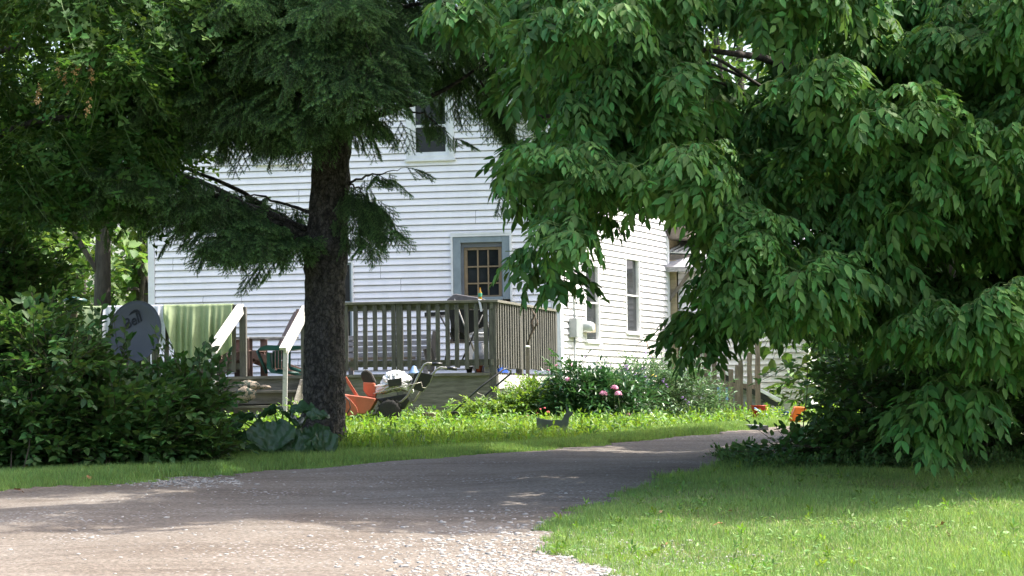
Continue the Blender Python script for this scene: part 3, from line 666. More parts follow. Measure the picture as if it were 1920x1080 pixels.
# weathered bench and lumber behind the rail
bb = P(735, 690, 35.2); bb.z = zF; t = empty('weathered_bench', bb, 'long silvered wooden bench against the house behind the deck rail', 'bench')
BF = Frame((bb.x, bb.y, 0), (math.cos(HA), -math.sin(HA), 0), (-math.sin(HA), -math.cos(HA), 0))
for k in range(5):
    mb = MB(); BF.box(mb, -.68, .66, zF+.20+.085*k, zF+.268+.085*k, 0, .025); mb.build('back_slat', M['greywood'], t, bevel=.003)
for k in range(4):
    mb = MB(); BF.box(mb, -.68, .66, zF+.175, zF+.20, .05+.11*k, .15+.11*k); mb.build('seat_slat', M['greywood'], t, bevel=.003)
for u in (-.62, .60):
    mb = MB(); BF.box(mb, u-.035, u+.035, zF, zF+.60, -.045, -.002); mb.build('leg', M['greywood'], t)
    mb = MB(); BF.box(mb, u-.035, u+.035, zF, zF+.173, .40, .47); mb.build('leg', M['greywood'], t)
mb = MB(); c = P(715, 672, 33.4); mb.box((c.x, c.y, c.z), (.95, .22, .03), .05); mb.box((c.x-.4, c.y, c.z-.09), (.05,.2,.15)); mb.box((c.x+.4, c.y, c.z-.09), (.05,.2,.15)); o = mb.build('plank_stool', M['soffit']); tag(o, 'low brown plank stool in front of the silvered bench', 'stool')
mb = MB(); mb.bar(P(808, 696, 33.6), P(817, 622, 33.8), .09, .05, (0,1,0)); mb.bar(P(797, 668, 33.6), P(812, 664, 33.65), .04, .2); o = mb.build('folded_chair', M['blackmetal']); tag(o, 'dark folded chair leaning upright right of the bench', 'chair')
# barbecue
gq = P(880, 696, 33.4); gq.z = zF; t = empty('barbecue_grill', gq, 'black barbecue grill with a grey brown lid and side shelf behind the deck rail', 'barbecue'); d = 33.4
mb = MB(); mb.prism_px([(838,562),(850,552),(855,551),(905,559),(912,563),(912,570),(838,570)], d, .42); mb.build('lid', M['grill'], t, bevel=.01)
mb = MB(); mb.prism_px([(838,571),(912,571),(908,612),(886,622),(872,628),(846,612)], d, .40); mb.build('firebox', M['black'], t, bevel=.01)
mb = MB(); mb.prism_px([(796,586),(838,584),(838,590),(796,594)], d, .38); mb.build('side_shelf', M['black'], t, bevel=.004)
mb = MB(); mb.prism_px([(845,598),(872,598),(872,636),(845,636)], d+.05, .30); mb.build('cabinet', M['black'], t)
mb = MB(); mb.prism_px([(842,636),(874,636),(874,642),(842,642)], d+.05, .36); mb.build('lower_shelf', M['soffit'], t)
for a_, b_ in (((824,590),(852,640)),((852,560),(905,700)),((905,590),(860,690)),((912,590),(925,690)),((842,640),(832,690))):
    mb = MB(); mb.tube([P(*a_, d-.2), P(*b_, d-.2)], .013, 6); mb.build('leg', M['chrome'] if a_[0] == 852 else M['blackmetal'], t)
mb = MB(); mb.tube([P(880,580,d-.24), P(908,580,d-.24)], .012, 6); mb.build('handle', M['chrome'], t)
# propane tank and fan folded white chair
tk = P(903, 672, 32.95); tk.z = zF; mb = MB(); r_ = 17/S_(33.); h_ = (zR-zF)*.42
mb.lathe(tk, [(r_*.8,0),(r_*.8,.03),(r_,.06),(r_,h_*.55),(r_*.85,h_*.72),(r_*.45,h_*.82),(r_*.45,h_),(r_*.4,h_)], 18); o = mb.build('propane_tank', M['tank']); tag(o, 'squat grey propane tank on the deck beside the corner post', 'gas tank')
t = empty('folding_table', P(905, 696, 34.2), 'white round table top standing behind the barbecue', 'table'); d = 34.2
mb = MB(); pts = [(879,640)]+[(905+27*math.cos(a), 636-29*math.sin(a)) for a in [math.pi*k/10 for k in range(10, -1, -1)]]+[(931,640)]
mb.prism_px(pts, d, .03); mb.build('table_top', M['tank'], t)
for y in (625, 631):
    mb = MB(); mb.tube([P(876,y,d-.06), P(924,y-.5,d-.06)], .012, 6); mb.build('edge_tube', M['white'], t)
mb = MB(); mb.prism_px([(876,646),(924,645),(924,696),(876,696)], d, .03); mb.build('panel', M['white'], t)
# bottle with rag on the rail, string
bt = DF.pt(fu(901), zR, -.03); mb = MB(); mb.lathe(bt, [(.024,0),(.026,.01),(.026,.10),(.012,.13),(.010,.165),(.012,.17)], 12); o = mb.build('bottle', M['bottleg']); tag(o, 'amber bottle standing on the deck rail in front of the window', 'bottle')
mb = MB(); mb.lathe(bt, [(.0265,.045),(.0268,.05),(.0268,.09),(.0265,.095)], 12); oo = mb.build('bottle_label', M['label'], o)
mb = MB(); a = DF.pt(fu(899), zR+.004, .0); mb.bar(a, a+Vector((.02,-.02,-.01)), .05, .02); mb.bar(a+Vector((.005,-.025,0)), a+Vector((.035,-.03,-.16)), .03, .01, (0,1,0)); o = mb.build('rag', M['sheetw']); tag(o, 'small white rag hanging off the deck rail below the bottle', 'rag')
# small items on the deck floor edge
def item(name, px, py, d, m, label, cat, prof, z=None, n=12):
    p = P(px, py, d); p.z = zF+.003 if z is None else z; mb = MB(); mb.lathe(p, prof, n); return tag(mb.build(name, m), label, cat)
item('flower_pot', 898, 692, 32.6, M['terracotta'], 'small terracotta pot on the deck floor near the corner post', 'flower pot', [(.035,0),(.05,.085),(.055,.085),(.055,.10),(.045,.10),(.04,.05)])
item('black_pot', 880, 692, 32.6, M['black'], 'small black pot left of the terracotta pot', 'flower pot', [(.035,0),(.05,.07),(.055,.08),(.045,.08),(.04,.05)])
mb = MB(); p = P(915, 690, 32.6); mb.box((p.x, p.y, zF+.065), (.10,.12,.12), .1); mb.box((p.x, p.y-.062, zF+.09), (.035,.004,.035), .1); o = mb.build('carton', M['white']); tag(o, 'small white carton on the deck right of the terracotta pot', 'carton')
mb = MB(); p = DS.pt(.45, 0, -.12); mb.box((p.x, p.y, zF+.05), (.22,.5,.10), -DB); o = mb.build('blue_crate', M['logo'] if 0 else M['blue']); tag(o, 'dark blue crate showing under the side railing of the deck', 'crate')
mb = MB(); p = P(776, 692, 32.25); p.z = zF; mb.lathe(p, [(.075,0),(.07,.01),(.05,.04),(.022,.095),(.018,.10)], 14); o = mb.build('funnel', M['paleblue']); tag(o, 'pale blue plastic funnel upside down on the deck edge behind the snow blower', 'funnel')
mb = MB(); c = P(465, 722, DD-.35); c.z = zF-.20; V = []
mb.blob(c+Vector((0,0,.06)), (.15,.10,.075), 14, 8, .18); mb.blob(c+Vector((.16,.05,.045)), (.14,.08,.03), 12, 6, .2); mb.blob(c+Vector((-.02,-.10,-.05)), (.13,.05,.10), 12, 6, .2)
o = mb.build('camouflage_bundle', M['camo']); tag(o, 'crumpled camouflage cloth bundle on the upper stair tread', 'cloth')
# ---- pole with pale cap against the deck side
mb = MB(); a = P(990, 765, 32.0); b2 = P(989, 651, 32.0); mb.bar(a, b2, .05, .05, (0,1,0)); o = mb.build('garden_stake', M['picket']); tag(o, 'thin wooden stake with a pale cap standing in front of the deck side', 'stake')
mb = MB(); mb.blob(b2+Vector((0,0,.005)), (.035,.035,.02), 10, 6); mb.build('cap', M['bulb'], o)
mb = MB(); mb.tube([P(x, y, 32.3) for x, y in ((989,648),(993,632),(1000,618),(996,604),(1003,592),(997,580))], [.012,.014,.02,.016,.02,.008], 6); mb.tube([P(x, y, 32.3) for x, y in ((1000,618),(1008,606),(1006,598))], [.012,.014,.006], 6); o = mb.build('dead_vine', M['twig']); tag(o, 'dead brown vine climbing the side railing above the capped stake', 'vine')
# ---- electric meter on the side wall
u_, z_ = SD.uz(1078, 613); em = empty('electric_meter', SD.pt(u_, gr0, .03), 'grey electric meter boxes with conduit on the sunlit side wall', 'electric meter')
def sbox(name, x0, y0, x1, y1, w0, w1, m, bev=.004):
    r = rect(SD, x0, y0, x1, y1); mb = MB(); SD.box(mb, r[0], r[1], r[2], r[3], w0, w1); return mb.build(name, m, em, bevel=bev)
sbox('meter_box', 1064, 597, 1076, 633, .024, .15, M['graymeter'])
mb = MB(); c = SD.pt(SD.uz(1081, 613)[0], SD.uz(1081, 613)[1], .06); a = c+SD.n*.0; mb.tube([a, a+SD.n*.16, a+SD.n*.22], [.085,.085,.06], 16); mb.build('meter_dial', M['clear'], em)
sbox('junction_box', 1090, 607, 1100, 624, .024, .15, M['tan'])
mb = MB(); uu = SD.uz(1070, 600)[0]; mb.tube([SD.pt(uu, SD.uz(1070,597)[1], .06), SD.pt(uu, SD.uz(1070,520)[1], .05), SD.pt(uu, zE-.3, .05)], .016, 6); mb.build('conduit', M['graymeter'], em)
mb = MB(); mb.tube([SD.pt(uu, SD.uz(1070,633)[1], .06), SD.pt(uu, gr0+.1, .05)], .014, 6); mb.build('conduit', M['graymeter'], em)
mb = MB(); q0 = SD.pt(SD.uz(1202,637)[0], SD.uz(1202,637)[1], .08); mb.tube([q0, q0.lerp(P(1238,706,DC-1.2),1)], .014, 6); o = mb.build('garden_pole', M['picket']); tag(o, 'thin grey stick leaning on the side wall under the second window', 'stick')

# ================================================================== snow blower (faces left)
d = 29.6; b_ = G(740, 790); sbz = float(gz(P(720,780,d).x, d)); t = empty('snow_blower', Vector((P(720,780,d).x, d, sbz)), 'orange snow blower covered with crumpled white plastic, parked by the deck', 'snow blower')
mb = MB()   # auger housing: curved shell swept across the machine width
prof = [(640,765),(639,745),(641,738),(650,740),(668,742),(686,744),(704,747),(703,752),(694,768),(684,776),(672,776)]
mb.prism_px(prof, d, .62); o = mb.build('auger_housing', M['orange'], t, bevel=.012)
mb = MB(); mb.prism([P(x, y, d-.335) for x, y in [(636,770),(634,748),(641,737),(656,748),(668,762),(672,774),(664,780),(644,779)]], (0,.02,0)); mb.build('side_plate', M['orange'], t, bevel=.004)
mb = MB(); mb.tube([P(646,742,d-.37), P(655,752,d-.37), P(657,765,d-.37), P(650,777,d-.37)], .007, 6); mb.build('skid_rod', M['blackmetal'], t)
mb = MB(); mb.bar(P(647,707,d+.2), P(670,744,d+.2), .05, .035); mb.build('drift_bar', M['orange'], t)
mb = MB(); mb.prism_px([(681,716),(702,717),(706,733),(704,748),(690,744),(681,732)], d, .16); mb.build('chute_base', M['orange'], t, bevel=.015)
mb = MB(); mb.prism_px([(676,700),(681,694),(688,693),(696,698),(703,712),(705,718),(698,719),(689,727),(684,722),(677,708)], d, .15); mb.build('chute_deflector', M['rubber'], t, bevel=.02)
mb = MB(); mb.prism_px([(706,748),(765,738),(768,752),(758,768),(720,764)], d, .40); mb.build('engine', M['black'], t, bevel=.02)
mb = MB(); mb.prism_px([(726,712),(753,708),(753,722),(729,726)], d-.22, .10); mb.build('fuel_cap_box', M['blackmetal'], t, bevel=.008)
# crumpled plastic cover
out = [(702,738),(701,724),(712,720),(717,708),(724,699),(737,694),(751,695),(762,701),(770,708),(776,712),(774,724),(773,738),(750,732),(730,736),(715,740)]
cb_ = MB(); V = []; n = len(out); cx, cy = 740, 720; rings = 7
for j in range(rings+1):
    q = math.sin(j/rings*math.pi/2); dd = -.20*math.cos(j/rings*math.pi/2)
    for i in range(n*3):
        a = out[(i//3) % n]; b2 = out[(i//3+1) % n]; s = (i % 3)/3; x = a[0]+(b2[0]-a[0])*s; y = a[1]+(b2[1]-a[1])*s
        q2 = max(q, .02)*(1+random.uniform(-.06, .06)); V.append(P(cx+(x-cx)*q2, cy+(y-cy)*q2, d+dd+random.uniform(-.025,.025)))
nn = n*3
for j in range(rings):
    for i in range(nn): cb_.f.append((j*nn+i, j*nn+(i+1)%nn, (j+1)*nn+(i+1)%nn, (j+1)*nn+i)); cb_.sm.append(False)
V2 = V[-nn:]; cb_.v = V + [v+Vector((0,.38,0)) for v in V2]
for i in range(nn): cb_.f.append((rings*nn+i, rings*nn+(i+1)%nn, (rings+1)*nn+(i+1)%nn, (rings+1)*nn+i)); cb_.sm.append(False)
cb_.build('plastic_cover', M['bagw'], t)
def tubep(name, pts, r, m, dd=0): mb = MB(); mb.tube([P(x, y, d+dd) for x, y in pts], r, 8); return mb.build(name, m, t)
tubep('handlebar', [(742,758),(754,752),(764,742),(776,722),(788,697),(795,684),(801,681),(822,682)], .014, M['chrome'], -.24)
tubep('handlebar', [(765,757),(777,752),(790,732),(802,712),(818,693),(826,689),(836,690),(852,692)], .014, M['chrome'], .24)
tubep('grip', [(810,682),(829,683)], .021, M['black'], -.24); tubep('grip', [(838,690),(857,692)], .021, M['black'], .24)
tubep('control_rod', [(700,738),(730,731),(760,724),(790,717),(792,727),(799,727)], .006, M['chrome'], -.28)
mb = MB(); mb.prism_px([(775,702),(786,697),(811,702),(806,716),(792,735),(776,730),(772,724)], d, .34); mb.build('control_panel', M['black'], t, bevel=.008)
for dd in (-.26, .26):
    mb = MB(); c = P(730, 770, d+dd); r_ = .135
    Mx = Matrix.Rotation(math.pi/2, 3, 'X'); w = mb
    prof = [(r_*.5,-.055),(r_*.92,-.06),(r_,-.04),(r_,.04),(r_*.92,.06),(r_*.5,.055)]
    mb.lathe(c, prof, 20, Mx)
    for k in range(14):
        a = 2*math.pi*k/14; mb.box(c+Vector((r_*1.02*math.cos(a), 0, r_*1.02*math.sin(a))), (.03,.10,.03), M=Matrix.Rotation(-a, 3, 'Y'))
    wh = mb.build('wheel', M['rubber'], t); mb = MB(); mb.lathe(c, [(r_*.45,-.045),(r_*.48,.0),(r_*.45,.045)], 14, Mx); mb.build('hub', M['orange'], wh)
# push mower handle in the weeds
d = 29.8; gq = P(850, 785, d); t = empty('push_mower', Vector((gq.x, d, float(gz(gq.x, d)))), 'old push mower with a long black handle leaning up from the weeds', 'mower')
mb = MB(); mb.tube([P(845,777,d-.2), P(900,727,d-.2), P(944,693,d-.2), P(949,691,d-.12), P(958,695,d+.12), P(957,701,d+.2), P(925,728,d+.2), P(865,781,d+.2)], .012, 7); mb.build('handle', M['blackmetal'], t)
mb = MB(); mb.tube([P(894,737,d-.2), P(904,741,d+.2)], .008, 6); mb.build('crossbar', M['chrome'], t)
mb = MB(); c = P(852, 786, d); mb.tube([c+Vector((0,-.2,0)), c+Vector((0,.2,0))], .05, 10); mb.build('reel', M['blackmetal'], t)
for s_ in (-.22, .22):
    mb = MB(); mb.lathe(c+Vector((0,s_,0)), [(.09,-.015),(.10,-.01),(.10,.01),(.09,.015)], 16, Matrix.Rotation(math.pi/2, 3, 'X')); mb.build('wheel', M['rubber'], t)
# stump / block
sp_ = P(802, 782, 29.2); zz = float(gz(sp_.x, 29.2)); mb = MB(); mb.lathe((sp_.x, 29.2, zz), [(.105,-.02),(.10,.05),(.105,.15),(.11,.152),(.108,.16)], 14); o = mb.build('log_stump', M['picket']); tag(o, 'short round log end standing in the grass right of the snow blower', 'log')

# ---- cut out animal planter
gq = G(1040, 822); d = gq.y; gq = P(1040, 815, d); t = empty('animal_planter', Vector((gq.x, d, float(gz(gq.x, d)))), 'grey plywood deer shaped planter in front of the peony bush', 'planter')
sil = [(1026,790),(1040,787),(1053,788),(1058,779),(1063,771),(1061,760),(1065,764),(1067,771),(1076,772),(1073,778),(1067,783),(1066,796),(1060,818),(1055,818),(1055,804),(1045,797),(1036,796),(1032,800)]
for dd in (-.10, .14):
    mb = MB(); mb.prism_px(sil, d+dd, .025); mb.build('side_panel', M['greyplank'], t)
mb = MB(); mb.prism_px([(1012,786),(1052,789),(1052,800),(1036,797),(1016,806)], d+.02, .21); mb.build('trough', M['greyplank'], t)
mb = MB(); mb.prism_px([(1006,783),(1019,786),(1019,816),(1008,816)], d+.02, .25); mb.build('hind_panel', M['greyplank'], t)

# ---- rough picket fence
t = empty('picket_fence', G(1350, 790), 'short fence of rough uneven slab pickets right of the flower bed', 'fence')
for (x, w, yt, yb) in ((1293,10,655,735),(1308,9,662,740),(1325,11,655,765),(1339,9,668,770),(1356,9,664,778),(1370,9,690,780),(1383,11,683,790),(1389,8,672,785),(1405,10,660,790),(1420,9,640,780)):
    dd = 31.2+.3*random.random(); a = P(x, yt, dd); b2 = P(x+1, yb, dd); b2.z = min(b2.z, float(gz(b2.x, dd)))-.02
    mb = MB(); ww = w/S_(dd); k = 5; L_ = []; R_ = []
    for i in range(k+1):
        q = a.lerp(b2, i/k); L_.append(q+Vector((-ww/2+random.uniform(-.008,.008),0,0))); R_.append(q+Vector((ww/2+random.uniform(-.008,.008),0,0)))
    L_[0].z -= random.uniform(0,.03); R_[0].z -= random.uniform(0,.03)
    mb.prism(L_+R_[::-1], (0,.03,0)); mb.build('picket', M['picket'], t)
mb = MB(); mb.bar(P(1285, 715, 31.6), P(1425, 726, 31.6), .03, .06); mb.build('fence_rail', M['picket'], t)
# ---- toys and buckets
def pail(px, py, d, r0, r1, h, m, label, tilt=0, handle=True):
    p = P(px, py, d); p.z = float(gz(p.x, d)); Mt = Matrix.Rotation(tilt, 3, 'Y')
    mb = MB(); mb.lathe(p+Vector((0,0,.01)), [(r0,0),(r1,h*.93),(r1*1.07,h*.94),(r1*1.07,h),(r1*.93,h),(r0*.9,h*.2)], 16, Mt); o = mb.build('bucket', m)
    if handle:
        mb = MB(); mb.tube([p+Mt@Vector((r1*1.08*math.cos(a), -r1*.5*math.sin(a)-.0, h*.9-r1*1.3*math.sin(a)*.6)) for a in [math.pi*k/8 for k in range(9)]], .006, 5); mb.build('handle', M['yellow'], o)
    return tag(o, label, 'bucket')
pail(1424, 790, 30.5, .075, .10, .17, M['red'], 'red toy bucket with a yellow handle beside the picket fence')
pail(1466, 785, 30.2, .05, .07, .11, M['blue'], 'small blue bucket beside the orange plastic seat', tilt=.3, handle=False)
pail(1394, 778, 31.8, .06, .08, .12, M['white'], 'small white pail behind the last fence pickets', handle=False)
mb = MB(); mb.tube([P(x, y, 30.3) for x, y in ((1414,765),(1425,772),(1438,786),(1455,793),(1478,793))], .012, 6); mb.tube([P(x, y, 30.45) for x, y in ((1430,772),(1445,783),(1462,788),(1480,791))], .009, 6); o = mb.build('garden_hose', M['paleblue']); tag(o, 'pale blue hose lying between the red bucket and orange seat', 'hose')
t = empty('toy_seat', G(1496, 794), 'bright orange plastic toy seat half hidden by the dark shrub', 'toy seat')
d = 29.8; mb = MB(); mb.prism_px([(1484,793),(1486,778),(1492,763),(1496,762),(1514,764),(1511,770),(1503,772),(1498,786),(1492,794)], d, .28); mb.build('backrest', M['brightorange'], t, bevel=.015)
mb = MB(); mb.prism_px([(1492,788),(1500,784),(1503,788),(1498,793)], d-.02, .30); mb.build('seat', M['brightorange'], t, bevel=.01)
mb = MB(); mb.bar(G(1345, 800)+Vector((0,0,.03)), G(1432, 808)+Vector((0,0,.03)), .10, .05); o = mb.build('edging_timber', M['greywood']); tag(o, 'low grey timber edging the driveway by the toys', 'timber')

# ================================================================== vegetation
def rotmats(yaw, pitch, roll):
    cy, sy, cp, sp, cr, sr = np.cos(yaw), np.sin(yaw), np.cos(pitch), np.sin(pitch), np.cos(roll), np.sin(roll)
    R = np.empty((len(yaw), 3, 3))           # Rz(yaw) Ry(pitch) Rx(roll): +x is the growing direction, pitch>0 points down
    R[:,0,0]=cy*cp; R[:,0,1]=cy*sp*sr-sy*cr; R[:,0,2]=cy*sp*cr+sy*sr
    R[:,1,0]=sy*cp; R[:,1,1]=sy*sp*sr+cy*cr; R[:,1,2]=sy*sp*cr-cy*sr
    R[:,2,0]=-sp;   R[:,2,1]=cp*sr;          R[:,2,2]=cp*cr
    return R
class Proto:
    def __init__(s): s.V = []; s.F = {}      # (material, k) -> faces
    def add(s, V, Fs, m=0):
        b = sum(len(v) for v in s.V); s.V.append(np.asarray(V, float))
        for f in Fs: s.F.setdefault((m, len(f)), []).append([i+b for i in f])
    def done(s):
        s.V = np.concatenate(s.V); s.F = {k: np.array(v) for k, v in s.F.items()}; return s
def instance(protos, pos, R, sc):
    """returns V and dict of faces with each proto copied at pos with rotation R and scale sc"""
    idx = rng.integers(0, len(protos), len(pos)); Vs = []; Fs = {}; base = 0
    for k, p in enumerate(protos):
        sel = np.where(idx == k)[0]
        if not len(sel): continue
        v = np.einsum('nij,vj->nvi', R[sel], p.V)*sc[sel][:,None,None] + pos[sel][:,None,:]
        nv = len(p.V); Vs.append(v.reshape(-1, 3))
        for key, f in p.F.items():
            ff = (f[None] + (np.arange(len(sel))*nv)[:,None,None] + base).reshape(-1, f.shape[1]); Fs.setdefault(key, []).append(ff)
        base += nv*len(sel)
    return np.concatenate(Vs), {k: np.concatenate(v) for k, v in Fs.items()}
def crown(name, protos, pos, R, sc, mats, parent):
    V, Fs = instance(protos, pos, R, sc); keys = list(Fs)
    return npmesh(name, V, [Fs[k] for k in keys], mats, parent, [k[0] for k in keys])
def leaf_pts(L, w, fold=.25, curl=.15, oval=True):
    """leaf along +x with its face towards +z"""
    if oval: prof = [(.28, .85), (.62, .8)]
    else: prof = [(.3, 1.0), (.6, .62)]
    V = [(0,0,0)] + [(a*L, b*w/2, fold*b*w/2-curl*L*a*a) for a, b in prof] + [(L, 0, -curl*L)] + [(a*L, -b*w/2, fold*b*w/2-curl*L*a*a) for a, b in reversed(prof)]
    return np.array(V), [(0,3,2,1), (0,5,4,3)]
def basis(d, nrm):
    d = np.array(d, float); d /= np.linalg.norm(d); n = np.array(nrm, float); n -= d*n.dot(d); n /= np.linalg.norm(n)+1e-9
    return np.stack([d, np.cross(n, d), n], 1)
rr = random.Random(11)
def strip(P0, P1, w):       # thin 3 sided stem
    P0 = np.array(P0, float); P1 = np.array(P1, float); B = basis(P1-P0, (0.1,.2,1)); V = []
    for p, ww in ((P0, w), (P1, w*.7)):
        for k in range(3): a = 2.1*k; V.append(p + B[:,1]*math.cos(a)*ww + B[:,2]*math.sin(a)*ww)
    return V, [(0,1,4,3), (1,2,5,4), (2,0,3,5)]
# -- compound drooping leaf spray (ash)
def ash_spray(ncomp=6, tw=.22):
    pr = Proto(); V, Fs = strip((-.25,0,-.03), (0,0,0), .005); pr.add(V, Fs, 1)
    for c in range(ncomp):
        az = (c/(ncomp-1)-.5)*math.radians(230)+rr.uniform(-.15,.15); L = rr.uniform(.22,.33); el = rr.uniform(.15,.7); st = np.array([rr.uniform(-.14,.0), 0, 0])
        h = np.array([math.cos(az), math.sin(az), 0]); side = np.array([-math.sin(az), math.cos(az), 0]); pts = []
        for k in range(8):
            t = k/7; pts.append(st + h*L*t*(1-.15*t) + np.array([0,0,1])*L*(el*t-(.55+el*.9)*t*t))
        for k in range(7):
            V, Fs = strip(pts[k], pts[k+1], .0028); pr.add(V, Fs, 1)
        for k in (2,3,5,6,7):
            for s in ((-1,1) if k < 7 else (0,)):
                t = k/7; d = h*(.42+.3*(s==0)) + side*s*.5 + np.array([0,0,-1])*rr.uniform(.35,.9)
                nrm = h*.7+side*s*.5+np.array([0,0,.6])+np.array([rr.uniform(-.3,.3) for _ in range(3)])
                Lf = rr.uniform(.10,.135)*(1-.22*abs(t-.6)); V, Fs = leaf_pts(Lf, Lf*.47, .35, rr.uniform(.0,.22))
                V = V @ basis(d, nrm).T + pts[k]; pr.add(V, Fs, 0)
    return pr.done()
ASH = [ash_spray(6), ash_spray(5), ash_spray(7)]
def leafy_twig(n, L, ll, lw, droop=.2, up=.3, spread=.9, pts_fn=leaf_pts, fold=.3):
    pr = Proto(); pts = [np.array([L*k/n, 0, up*L*(k/n)-droop*L*(k/n)**2]) for k in range(n+1)]
    V, Fs = strip(pts[0], pts[-1], .003); pr.add(V, Fs, 1)
    for k in range(1, n+1):
        az = k*2.4+rr.uniform(-.4,.4)
        d = np.array([.55, spread*math.cos(az), spread*math.sin(az)*.55+rr.uniform(-.15,.35)]) if k < n else np.array([1,0,.1])
        s = rr.uniform(.75,1.15); V, Fs = pts_fn(ll*s, lw*s, fold, rr.uniform(.05,.3))
        nrm = np.array([rr.uniform(-.35,.35), rr.uniform(-.35,.35), 1]); V = V @ basis(d, nrm).T + pts[k]; pr.add(V, Fs, 0)
    return pr.done()
def maple_pts(L, w, fold=.2, curl=.2):
    out = [(0,0),(.12,.10),(.05,.42),(.28,.30),(.38,.62),(.55,.36),(.62,.18),(.78,.22),(1,0)]
    top = [(a*L, b*w*.8, .25*b*w-curl*L*a*a) for a, b in out]; bot = [(a*L, -b*w*.8, .25*b*w-curl*L*a*a) for a, b in out[1:-1]]
    V = top+bot[::-1]; m = len(out); Fs = []
    mid = [(a*L, 0, -curl*L*a*a) for a in (.3,.6)]; V = V+mid; c1, c2 = len(V)-2, len(V)-1
    ring = list(range(len(V)-2))
    for i in range(len(ring)):
        j = ring[(i+1) % len(ring)]; Fs.append((ring[i], j, c1 if min(V[ring[i]][0], V[j][0]) < .45*L else c2))
    return np.array(V), Fs
MAP = [leafy_twig(7, .34, .105, .11, .5, .1, .9, maple_pts) for _ in range(3)]
HED = [leafy_twig(10, .30, .085, .052, .25, .5, .85) for _ in range(3)]
DRK = [leafy_twig(9, .32, .075, .055, .4, .2, .9) for _ in range(3)]
FAR = [leafy_twig(8, .55, .16, .12, .4, .2, .9) for _ in range(2)]
LIM = [leafy_twig(9, .20, .045, .03, .4, .6, .8) for _ in range(2)]
SIL = [leafy_twig(11, .26, .055, .018, .3, .6, .7) for _ in range(3)]
PEO = [leafy_twig(8, .26, .10, .034, .5, .5, .9) for _ in range(3)]
def tube_np(pts, r, n=7):
    mb = MB(); mb.tube(pts, r, n); return mb
# lobes: ellipsoids whose shells carry sprays pointing outward
def on_lobes(lobes, dens, droop=(.1,.7), inner=.55, upbias=.25):
    pos = []; yaw = []; pit = []
    for (c, r) in lobes:
        n = max(3, int(dens*(r[0]*r[1]+r[0]*r[2]+r[1]*r[2])*4.19))
        v = rng.normal(size=(n, 3)); v[:,2] += upbias; v /= np.linalg.norm(v, axis=1)[:,None]
        q = inner + (1-inner)*rng.random(n)**.5
        pos.append(np.array(c) + v*np.array(r)*q[:,None]); yaw.append(np.arctan2(v[:,1], v[:,0])+rng.normal(0,.45,n))
        pit.append(rng.uniform(droop[0], droop[1], n) - .35*v[:,2])
    pos = np.concatenate(pos); yaw = np.concatenate(yaw); pit = np.concatenate(pit)
    return pos, rotmats(yaw, pit, rng.normal(0,.25,len(yaw))), rng.uniform(.8,1.2,len(yaw))
def lobes_in(poly, dr, n, rad, holes=(), flat=.6):
    x0 = min(p[0] for p in poly); x1 = max(p[0] for p in poly); y0 = min(p[1] for p in poly); y1 = max(p[1] for p in poly); L_ = []
    while len(L_) < n:
        x = rng.uniform(x0, x1); y = rng.uniform(y0, y1)
        if not in_poly(np.array([x]), np.array([y]), poly)[0]: continue
        if any(in_poly(np.array([x]), np.array([y]), h)[0] for h in holes): continue
        d = rng.uniform(*dr); r = rng.uniform(*rad); L_.append((P(x, y, d), (r, r*.9, r*flat)))
    return L_
def branch(a, b, r0, r1, sag=.1, n=7, jit=.04, mb=None):
    a = Vector(a); b = Vector(b); pts = []
    for k in range(n+1):
        t = k/n; q = a.lerp(b, t); q.z += sag*4*t*(1-t); q += Vector([random.uniform(-jit, jit) for _ in range(3)])*(0 < k < n); pts.append(q)
    mb = mb or MB(); mb.tube(pts, [r0+(r1-r0)*k/n for k in range(n+1)], 7); return mb

# ------------------------------------------------------------------ big ash tree, right
ap = [(2050,-60),(870,-60),(890,-30),(950,20),(1000,90),(1040,180),(1060,230),(1040,290),(1035,350),(1040,410),(1045,450),(1070,445),(1100,405),(1140,375),(1210,350),(1290,325),(1370,350),(1390,420),(1385,470),(1350,530),(1350,570),(1420,580),(1520,580),(1600,610),(1720,660),(2050,680)]
hole1 = [(1290,60),(1395,40),(1540,50),(1555,200),(1440,235),(1300,215)]
hole2 = [(1560,0),(1700,0),(1700,60),(1560,70)]
at = G(1745, 850); ash = empty('ash_tree', at, 'large tree with drooping compound leaves filling the right of the view', 'tree')
tb = MB(); q0 = Vector((at.x, at.y, at.z-.2)); tp = P(1775, -500, at.y+.2)
tb.tube([q0, q0.lerp(tp, .1), P(1750, 520, at.y), P(1740, 200, at.y+.05), tp, P(1800,-1300,at.y)], [.30,.23,.20,.17,.13,.03], 14)
tb.build('trunk', M['barkg'], ash)
front = lobes_in(ap, (15.8, 18.6), 150, (.20, .42), (hole1, hole2)); midl = lobes_in(ap, (18.6, 21.5), 85, (.35, .6), (hole1, hole2)); 
upper = lobes_in([(950,-1500),(2900,-1500),(2900,-80),(950,-80)], (16.0, 24.5), 52, (.7, 1.1))  # unseen crown top, depth spread widened to shade the lawn and driveway
shade_rightl = lobes_in([(1480,-40),(1950,-40),(1950,380),(1480,330)], (22.6, 25.2), 16, (.5,.8)) + lobes_in([(2050,-80),(2700,-80),(2700,780),(2050,800)], (16.5, 21.5), 24, (.5, .9))  # first group is unseen foliage added behind the ash to shade the driveway
for (x, y, a0, b0_) in ((1690,120,1560,10),(1700,260,1300,90),(1720,330,1000,220),(1730,480,1180,400),(1730,560,1480,560),(1740,300,1900,160)):
    branch(P(x, y, at.y), P(a0, b0_, 18.4), .07, .015, .15).build('limb', M['barkg'], ash)
lim = MB()
